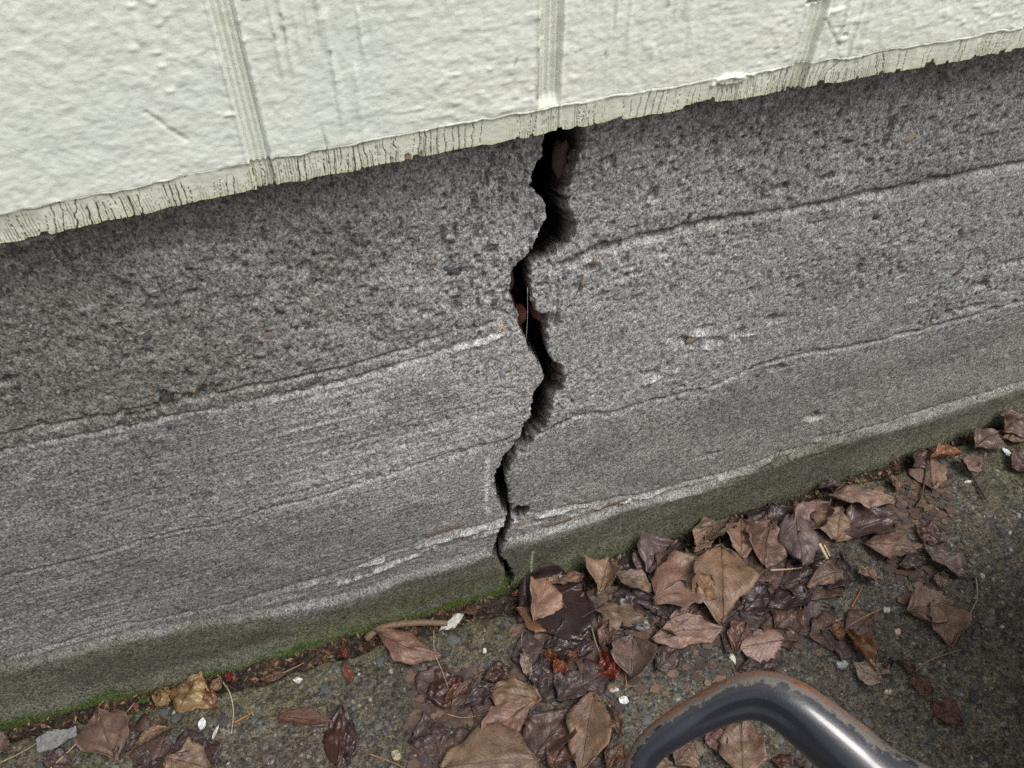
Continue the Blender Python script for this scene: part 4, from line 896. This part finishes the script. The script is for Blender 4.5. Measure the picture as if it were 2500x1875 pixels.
# orange and red wet scraps
leaf('glossy red crumpled wet scrap left of the creased leaf', (1470, 1598), (1500, 1668), .78, (.20, .040, .022), .26, .003, wr=.011, rag=.25, cup=-.5, group='wet red scraps on the walkway', name='wet_scrap', cat='scrap')
leaf('glossy orange crumpled wet scrap left of the red one', (1357, 1612), (1376, 1656), .75, (.24, .075, .03), .26, .003, wr=.008, rag=.2, cup=-.4, group='wet red scraps on the walkway', name='wet_scrap', cat='scrap')
leaf('small orange-brown wet scrap above the orange one', (1330, 1596), (1356, 1612), .6, (.24, .08, .03), .25, .003, wr=.005, group='wet red scraps on the walkway', name='wet_scrap', cat='scrap')
leaf('thin orange-brown wet scrap between orange and red ones', (1384, 1622), (1412, 1596), .45, (.24, .085, .035), .25, .003, wr=.006, group='wet red scraps on the walkway', name='wet_scrap', cat='scrap')

# flat sodden leaves pressed under the pile
r4 = random.Random(5); used_refs = set()
MAT = [(1290+i*46+r4.uniform(-20, 20), 1555-i*17+r4.uniform(-10, 60)) for i in range(15)]+[(1320+i*60+r4.uniform(-20, 20), 1640-i*18+r4.uniform(-20, 30)) for i in range(11)]+[(r4.uniform(1060, 1460), r4.uniform(1660, 1870)) for _ in range(11)]+[(r4.uniform(1780, 2180), r4.uniform(1370, 1560)) for _ in range(12)]+[(r4.uniform(240, 520), r4.uniform(1800, 1870)) for _ in range(4)]
for nm_, (mx_, my_) in enumerate(MAT):
    a_ = r4.uniform(0, 6.28); ln = r4.uniform(38, 62); c_ = r4.choice(((.085, .06, .056), (.105, .07, .06), (.07, .052, .052), (.125, .075, .058), (.10, .06, .05)))
    lab_, ref_ = None, None
    for ll_, lx_, ly_ in sorted(LEAFPOS, key=lambda q: (q[1]-mx_)**2+(q[2]-my_)**2):
        if ll_ not in used_refs and len(ll_.split()) <= 10:
            used_refs.add(ll_); lab_ = 'flat sodden dark leaf beside the '+ll_; break
    leaf(lab_, (mx_-ln*math.cos(a_), my_-ln*math.sin(a_)*.8), (mx_+ln*math.cos(a_), my_+ln*math.sin(a_)*.8), r4.uniform(.55, .85), c_, .62, r4.uniform(.0002, .0012), rollL=.1, rollR=.1, bend=-.01, wr=.0020, group='sodden leaves under the pile')
# ------------------------------------------------------------------ twigs, straws and needles
def twig(label, pts, r, col, rough_=.6, lift=.002, name='twig', cat='twig', taper=.5, bump=0.0, group=None):
    P_ = [on_ground(*p, lift=lift+r) for p in pts]
    for p in P_:
        if p[1] > -.016: p[2] += (p[1]+.016)*1.0; p[1] = -.016-r
    sp = smooth_path(P_, 8); k = np.linspace(1, taper, len(sp))
    o = tube(name, sp, list(r*k*(1+bump*fbm(np.arange(len(sp))*.9, np.arange(len(sp))*0, 2, len(label)))), M_BIT, None, 8); o.color = (*col, rough_)
    return tag(o, label, cat, group)
STR = (.36, .27, .16); ORN = (.40, .17, .045)
twig('thick curved brown twig in the gap at the wall foot', [(893, 1560), (925, 1536), (965, 1524), (1030, 1520), (1092, 1522)], .0046, (.16, .10, .065), .6, .004, taper=.85, bump=.1)
twig('long pale straw leaning over the lower left gap', [(123, 1876), (180, 1822), (232, 1768), (263, 1716)], .0009, STR, lift=.006, name='straw', cat='straw')
twig('pale straw at the bottom left corner', [(0, 1862), (50, 1838), (100, 1808)], .0009, (.25, .20, .12), lift=.003, name='straw', cat='straw')
twig('dark thin straw crossing under the leaning pale straw', [(168, 1872), (200, 1830), (238, 1808)], .0007, (.18, .13, .08), name='straw', cat='straw')
twig('short straw stuck in the gap left of the green sprig', [(292, 1752), (312, 1735), (328, 1716)], .0009, STR, lift=.006, name='straw', cat='straw')
twig('curved pale stem below the yellowish leaf clump', [(543, 1664), (560, 1690), (570, 1735), (565, 1792)], .0010, (.40, .33, .24), lift=.004, name='straw', cat='straw')
twig('orange needle right of the curved pale stem', [(573, 1764), (620, 1738)], .0009, ORN, name='pine_needle', cat='needle')
twig('thin tan stem lying across the leaf on the slab edge', [(1059, 1540), (1061, 1592), (1080, 1640), (1098, 1690)], .0007, (.36, .28, .20), lift=.009, name='straw', cat='straw')
twig('thin twig slanting across the shade at the lower right', [(2221, 1652), (2270, 1612), (2346, 1586)], .0013, (.22, .15, .10), lift=.003)
twig('curved hair-thin stem right of the brown half leaf', [(2383, 1412), (2385, 1460), (2366, 1500), (2340, 1530)], .0010, (.24, .19, .14), lift=.003, name='straw', cat='straw')
twig('straight brown twig right of the small round leaf', [(2067, 1530), (2110, 1506), (2153, 1486)], .0014, (.22, .14, .075), lift=.003)
twig('pale upright splinter in the dark wet patch', [(1951, 1458), (1955, 1485), (1960, 1514)], .0016, (.40, .29, .18), lift=.004, taper=.9)
twig('orange needle below the tan leaf scrap', [(2079, 1482), (2106, 1432)], .0010, ORN, name='pine_needle', cat='needle')
twig('pale lying splinter left of the tan curled scrap', [(1880, 1392), (1920, 1390), (1957, 1386)], .0014, (.38, .29, .18), lift=.007, taper=.6)
twig('cream splinter lying right of the smooth oval leaf', [(2000, 1328), (2010, 1346), (2020, 1364)], .0024, (.60, .50, .30), lift=.012, taper=.7)
twig('thinner cream splinter touching the first one', [(2012, 1330), (2026, 1358)], .0012, (.55, .45, .28), lift=.013, taper=.7)
twig('rusty needle left of the dark wet patch', [(1815, 1392), (1831, 1446)], .0012, (.32, .14, .05), lift=.003, name='pine_needle', cat='needle')
twig('upright orange needle below the creased leaf', [(1526, 1630), (1530, 1676)], .0010, (.50, .24, .06), lift=.003, name='pine_needle', cat='needle')
twig('slanting orange needle beside the white flake', [(1611, 1622), (1638, 1601)], .0010, ORN, lift=.003, name='pine_needle', cat='needle')
twig('dark stem standing between whitish strip and wet scraps', [(1341, 1612), (1338, 1660), (1338, 1718)], .0009, (.10, .065, .05), lift=.005)
twig('thin grey stem above the red wet scrap', [(1445, 1535), (1455, 1570), (1466, 1600)], .0011, (.26, .21, .17), lift=.006)
twig('thin brown stem hanging from the pile onto the concrete', [(1274, 1545), (1272, 1580)], .0008, (.22, .16, .11), lift=.004)
twig('rusty needle leaning in front of the red-spotted leaf', [(1722, 1295), (1723, 1350), (1721, 1408)], .0010, (.25, .13, .07), lift=.022, name='pine_needle', cat='needle')
twig('trailing dark stem below the long midrib leaf', [(1766, 1528), (1770, 1570), (1776, 1612)], .0011, (.075, .045, .035), lift=.004)
twig('dark bent stem left of the bridge-like leaf', [(2062, 1177), (2035, 1205), (2024, 1232), (2010, 1262)], .0014, (.10, .075, .06), lift=.013)
twig('faint brown twig along the bottom near the dark streak', [(900, 1840), (960, 1862), (1000, 1882)], .0011, (.22, .14, .07), lift=.002)
twig('brown twig lying in the soil gap left of the crimson scrap', [(672, 1652), (715, 1632), (742, 1618)], .0011, (.26, .18, .10), lift=.004)
twig('dark sprig on the slab right of the drooping leaf', [(2275, 1270), (2310, 1296)], .0012, (.09, .07, .05), lift=.002)
twig('thin red-brown needle under the broad tan leaf', [(1085, 1742), (1130, 1752), (1180, 1745)], .0010, (.25, .16, .09), lift=.003, name='pine_needle', cat='needle')
twig('short black stem at the tip of the pink-brown pointed leaf', [(1162, 1820), (1152, 1836), (1146, 1852)], .0008, (.05, .035, .03), lift=.006)

# ------------------------------------------------------------------ chips of paint, stone flakes, bark
def chip(label, c, L, Wd, ang, col, rough_=.5, th=.0011, lift=.001, name='paint_chip', cat='chip', point=0.0, jag_=.3, group='pale chips on the walkway'):
    r3 = random.Random(label); cpt = on_ground(*c, lift=lift)
    ex = on_ground(c[0]+20*math.cos(ang), c[1]-20*math.sin(ang)); dv = (ex-cpt)[:2]; sc = np.hypot(*dv)/20; a = math.atan2(dv[1], dv[0])
    n = 11; bm = bmesh.new(); top = []; bot = []
    for k in range(n):
        th_ = 2*math.pi*k/n; rr = 1+jag_*(r3.random()-.5)*2
        xx = math.cos(th_)*L/2*sc*rr; yy = math.sin(th_)*Wd/2*sc*rr*(1-point*max(0, math.cos(th_))); zz = th*.5*math.sin(3*th_+len(label))
        top.append(bm.verts.new((xx*.93, yy*.93, th+zz))); bot.append(bm.verts.new((xx, yy, zz*.6)))
    ct = bm.verts.new((0, 0, th*1.3))
    for k in range(n):
        bm.faces.new((top[k], top[(k+1) % n], ct)); bm.faces.new((bot[k], bot[(k+1) % n], top[(k+1) % n], top[k]))
    bm.faces.new(bot[::-1]); me = bpy.data.meshes.new(name); bm.to_mesh(me); bm.free()
    o = link(name, me, M_BIT); o.location = cpt; o.rotation_euler = (r3.uniform(-.12, .12), r3.uniform(-.12, .12), a); o.color = (*col, rough_)
    return tag(o, label, cat, group)
WHT = (.44, .43, .40)
chip('white pointed paint sliver at the end of the thick brown twig', (1108, 1518), 78, 24, .55, WHT, th=.0016, lift=.004, point=.8)
chip('white flake with a dark dent beside the glossy red scrap', (1500, 1684), 20, 16, .1, WHT)
chip('rounded white stone below the dented white flake', (1522, 1711), 26, 20, -.2, (.74, .73, .74), th=.003, name='white_stone', cat='stone', jag_=.1)
chip('white paint sliver on the dark streak near the bottom', (845, 1851), 24, 12, .75, WHT)
chip('white oval flake at lower left above the dark grey leaf', (494, 1768), 30, 18, 1.35, (.70, .70, .70), th=.002, jag_=.15)
chip('thin white sliver right of the oval white flake', (527, 1787), 44, 7, 1.1, WHT, point=.5)
chip('bright white crumb above the pinkish oval leaf stem', (1935, 1542), 20, 13, -.4, WHT, th=.002)
chip('grey-white lichen crumb above the small round leaf', (2037, 1519), 42, 12, .15, (.48, .47, .44), th=.002, jag_=.5)
chip('round white crumb right of the straight brown twig', (2163, 1491), 17, 16, 0, WHT, th=.003, jag_=.15)
chip('cream pointed chip left of the pinkish oval leaf', (1789, 1607), 34, 15, -1.2, (.62, .60, .50), point=.6)
chip('white flake beside the slanting orange needle', (1601, 1608), 34, 14, -1.1, (.68, .68, .64))
chip('tiny white crumb near the ragged maroon leaf', (2224, 1313), 22, 8, -.9, WHT)
chip('pale yellow chip below the bridge-like leaf', (2056, 1247), 18, 9, 1.0, (.62, .56, .36))
chip('white chip on the slab near the right edge', (2457, 1104), 14, 22, .3, (.70, .70, .68))
chip('small white crumb on the slab under the folded pale leaf', (2363, 1176), 18, 7, .1, (.66, .65, .60))
chip('little white crumb left of the dented white flake', (1329, 1684), 9, 13, 0, WHT)
chip('pinkish pale stone in the gravelly concrete', (2190, 1544), 17, 16, 0, (.55, .45, .38), th=.003, name='pale_stone', cat='stone', jag_=.15)
chip('whitish crumb in the shade on the far right', (2300, 1712), 26, 8, -.5, (.52, .51, .49))
chip('cream pebble right of the handle bend', (2166, 1690), 20, 13, 0, (.52, .46, .33), th=.004, name='pale_stone', cat='stone', jag_=.15)
chip('light grey stone beside the black tube bend', (2055, 1624), 30, 18, 0, (.36, .38, .40), th=.004, name='pale_stone', cat='stone', jag_=.12)
chip('white crumb on the mossy slab at lower left', (728, 1662), 20, 16, .3, (.60, .60, .56), th=.003)
chip('bright crumb near the leaf draped over the slab edge', (1183, 1590), 12, 12, 0, (.66, .63, .58), th=.002)
chip('tan bead-like stone above the dark violet leaf', (968, 1845), 26, 26, .2, (.36, .32, .22), th=.005, name='pale_stone', cat='stone', jag_=.12)
# splintered grey wood chip at the lower left
def plank_chip():
    a, b_ = on_ground(92, 1822, .004), on_ground(192, 1786, .006); d = b_-a; L = float(np.linalg.norm(d)); W_ = .019
    bm = bmesh.new(); nx = 14; rows = []
    for i in range(nx):
        t = i/(nx-1); w0 = W_*(.55+.45*math.sin(math.pi*min(1, t*1.2+.1)))*(.9+.2*random.random()); r = []
        for vv_ in (-.5, -.2, .1, .5):
            r.append(bm.verts.new((t*L+(random.random()-.5)*.003, vv_*w0, .0035+.0012*random.random())))
        rows.append(r)
    for A_, B_ in zip(rows[:-1], rows[1:]):
        for k in range(3): bm.faces.new((A_[k], B_[k], B_[k+1], A_[k+1]))
    res = bmesh.ops.extrude_face_region(bm, geom=list(bm.faces)); bmesh.ops.translate(bm, verts=[v for v in res['geom'] if isinstance(v, bmesh.types.BMVert)], vec=(0, 0, -.0035))
    bmesh.ops.recalc_face_normals(bm, faces=bm.faces); me = bpy.data.meshes.new('wood_chip'); bm.to_mesh(me); bm.free()
    o = link('wood_chip', me, M_BIT); o.location = a; o.rotation_euler = (.12, -math.asin(d[2]/L), math.atan2(d[1], d[0])); o.color = (.17, .165, .165, .7)
    tag(o, 'grey weathered wood chip lying over the gap at lower left', 'wood chip')
plank_chip()

# ------------------------------------------------------------------ black tubular hand cart in the foreground
def cart_paint():
    m, t, b = mat_new('worn_black_enamel'); v = coords(t)
    ru = N(t, 'ShaderNodeAttribute', attribute_name='Rust')
    n1 = N(t, 'ShaderNodeTexNoise', Scale=110.0, Detail=8.0, Roughness=.75); t.links.new(v, n1.inputs['Vector'])
    n2 = N(t, 'ShaderNodeTexNoise', Scale=420.0, Detail=4.0); t.links.new(v, n2.inputs['Vector'])
    def mt(op, a, c): 
        n = t.nodes.new('ShaderNodeMath'); n.operation = op
        for i, s in enumerate((a, c)):
            if isinstance(s, (int, float)): n.inputs[i].default_value = s
            else: t.links.new(s, n.inputs[i])
        return n.outputs[0]
    f = mt('ADD', ru.outputs['Fac'], mt('MULTIPLY', mt('SUBTRACT', n1.outputs['Fac'], .5), 1.7))
    worn = ramp(t, [(0.34, g(0)), (0.46, g(1))], f); rust = ramp(t, [(0.70, g(0)), (0.86, g(1))], f)
    rc = ramp(t, [(0.3, (.10, .042, .024, 1)), (0.7, (.24, .10, .045, 1))], n2.outputs['Fac'])
    c = mixc(t, 'MIX', worn.outputs[0], (.008, .010, .018, 1), (.12, .10, .092, 1)); c = mixc(t, 'MIX', rust.outputs[0], c, rc.outputs[0])
    t.links.new(c, b.inputs['Base Color'])
    r = ramp(t, [(0, g(.30)), (1, g(.7))], rust.outputs[0]); r = mixc(t, 'ADD', .16, r.outputs[0], worn.outputs[0]); t.links.new(r, b.inputs['Roughness'])
    b.inputs['Coat Weight'].default_value = 1.0; b.inputs['Coat Roughness'].default_value = .15; b.inputs['Specular IOR Level'].default_value = .5
    cw = ramp(t, [(0, g(1)), (1, g(.1))], rust.outputs[0]); t.links.new(cw.outputs[0], b.inputs['Coat Weight'])
    bp = N(t, 'ShaderNodeBump', Strength=.5, Distance=.0006); t.links.new(f, bp.inputs['Height']); t.links.new(bp.outputs[0], b.inputs['Normal'])
    return m
M_CART = cart_paint()
M_RUB = simple('added_black_rubber', (.012, .012, .012), .75, .3, 120, .0006, .25)
CTRL = [(1534, 1990, .492), (1548, 1905, .488), (1580, 1836, .485), (1640, 1785, .481), (1725, 1737, .477), (1800, 1706, .472), (1862, 1700, .468), (1925, 1724, .463), (1990, 1772, .459), (2070, 1838, .455), (2150, 1905, .451)]
TRAD = [.0086]*3+[.0086, .0088, .0093, .0101, .0108, .0121, .0137, .0152, .0166, .0182, .0192]+[.0190]*5       # the grip swells towards its upper end
path = [at_depth(*c) for c in CTRL]
d0 = path[0]-path[1]; d1 = path[-1]-path[-2]
foot0 = path[0]+d0*.6+np.array([-.01, -.02, -.05]); g0 = np.array([foot0[0], foot0[1]-.05, 0]); g0[2] = float(slab_top(g0[0], g0[1]))+.012
e1 = path[-1]+d1*.8+np.array([.02, -.02, .0]); e2 = e1+np.array([.06, -.06, -.06]); g1 = np.array([e2[0]+.03, e2[1]-.06, 0]); g1[2] = float(slab_top(g1[0], g1[1]))+.012
full = [g0, (g0+foot0)/2, foot0]+path+[e1, e2, e2+(g1-e2)*.25, e2+(g1-e2)*.7, g1]
sp = smooth_path(full, 9)
cart = empty('hand_cart', (float(g1[0]), float(g1[1]), float(slab_top(g1[0], g1[1]))))
tag(cart, 'black tubular metal hand cart with a rust-worn bent handle in the foreground', 'hand cart')
def cart_tube():
    n = 28; V = np.array(sp); k = len(V); Pn = np.zeros((k, n+1, 3)); ru = np.zeros((k, n+1))
    for i in range(k):
        d = V[min(i+1, k-1)]-V[max(i-1, 0)]; d = d/np.linalg.norm(d)
        vw = V[i]-CAM; nrm = np.cross(d, vw); nrm = nrm*np.sign(nrm@CU)/np.linalg.norm(nrm); bn = np.cross(d, nrm); bn = bn*np.sign(-(bn@vw))      # nrm: the wall-facing outer side of the bend, bn: upper side
        t = np.linalg.norm(V[i]-path[6]); pinch = math.exp(-(t/.045)**2)
        for j in range(n+1):
            a = 2*math.pi*j/n; r = float(np.interp(i/9, range(len(TRAD)), TRAD))*.93*(1+.06*pinch*math.cos(2*a)); r -= .0034*pinch*math.exp(-((a-2.2)/.5)**2)
            Pn[i, j] = V[i]+(nrm*math.cos(a)+bn*math.sin(a))*r
            aa = (a+math.pi) % (2*math.pi)-math.pi; ru[i, j] = math.exp(-((aa-.15)/.78)**2)*(1.15 if V[i][0] < path[5][0] else 1.0 if V[i][0] < path[7][0] else max(.30, .95-6.0*np.linalg.norm(V[i]-path[7])))
    me = grid_mesh('handle_tube', Pn-np.array(cart.location), None, {'Rust': ru}); return me
o = link('handle', cart_tube(), M_CART, cart)
o['label'] = 'bent black tube worn to bare metal and rust on its top'
wc = on_ground(2760, 1965); R_w = .115
def lathe(name, prof, loc, mat, parent, n=48):                     # around the X axis
    Pn = np.zeros((n+1, len(prof), 3))
    for i in range(n+1):
        a = 2*math.pi*i/n
        for j, (xx, r) in enumerate(prof): Pn[i, j] = (xx, r*math.cos(a), r*math.sin(a))
    o = link(name, grid_mesh(name, Pn, flip=True), mat, parent); o.location = Vector(loc)-(parent.location if parent.parent is None else Vector((0, 0, 0))); return o
wl = empty('added_wheel', (0, 0, 0)); wl.parent = cart; wl.location = Vector((wc[0], wc[1], wc[2]+R_w))-cart.location  # added out of view, helps darken the lower right corner
wl.rotation_euler = (0, 0, .35)
ty = link('added_tyre', grid_mesh('added_tyre', np.array([[(xx, r*math.cos(2*math.pi*i/48), r*math.sin(2*math.pi*i/48)) for xx, r in ((-.022, .070), (-.034, .082), (-.036, .098), (-.028, .110), (-.014, .1145), (0, .1155), (.014, .1145), (.028, .110), (.036, .098), (.034, .082), (.022, .070), (-.022, .070))] for i in range(49)])), M_RUB, wl)
rm = link('rim', grid_mesh('rim', np.array([[(xx, r*math.cos(2*math.pi*i/48), r*math.sin(2*math.pi*i/48)) for xx, r in ((-.020, .072), (-.012, .060), (-.010, .030), (-.026, .018), (-.026, .008), (.026, .008), (.026, .018), (.010, .030), (.012, .060), (.020, .072))] for i in range(49)])), M_CART, wl)
added_axle_a = np.array([wc[0], wc[1], wc[2]+R_w]); ax_o = tube('axle', [added_axle_a, added_axle_a+np.array([.02, -.10, .0]), np.array([g1[0], g1[1], added_axle_a[2]])], .008, M_CART, cart, 12)  # axle added out of view with the wheel
# added low black tray, unseen; it darkens the ground at the lower right corner
def shade_tray():
    bm = bmesh.new(); x0, x1, y0, y1, z0, z1 = .575, 1.02, -.80, -.335, .30, .37
    def ring(dx, z): return [bm.verts.new(p) for p in ((x0-dx, y0-dx, z), (x1+dx, y0-dx, z), (x1+dx, y1+dx, z), (x0-dx, y1+dx, z))]
    rs = [ring(-.03, z0), ring(0, z1), ring(.012, z1), ring(.012, z1-.015)]; inn = [ring(-.012, z1-.004), ring(-.04, z0+.012)]
    for a_, b_ in ((0, 1), (1, 2), (2, 3)):
        for k in range(4): bm.faces.new((rs[a_][k], rs[a_][(k+1) % 4], rs[b_][(k+1) % 4], rs[b_][k]))
    for k in range(4): bm.faces.new((rs[1][k], rs[1][(k+1) % 4], inn[0][(k+1) % 4], inn[0][k])); bm.faces.new((inn[0][k], inn[0][(k+1) % 4], inn[1][(k+1) % 4], inn[1][k]))
    bm.faces.new(rs[0]); bm.faces.new(inn[1]); bmesh.ops.recalc_face_normals(bm, faces=bm.faces)
    bmesh.ops.translate(bm, verts=bm.verts, vec=-cart.location); me = bpy.data.meshes.new('added_shade_tray'); bm.to_mesh(me); bm.free(); return me
link('added_shade_tray', shade_tray(), M_RUB, cart)
tube('added_strut', [added_axle_a+np.array([.045, -.01, 0]), added_axle_a+np.array([.06, -.03, .10]), added_axle_a+np.array([.08, -.06, .178])], .008, M_CART, cart, 12)  # added to hold up the unseen tray
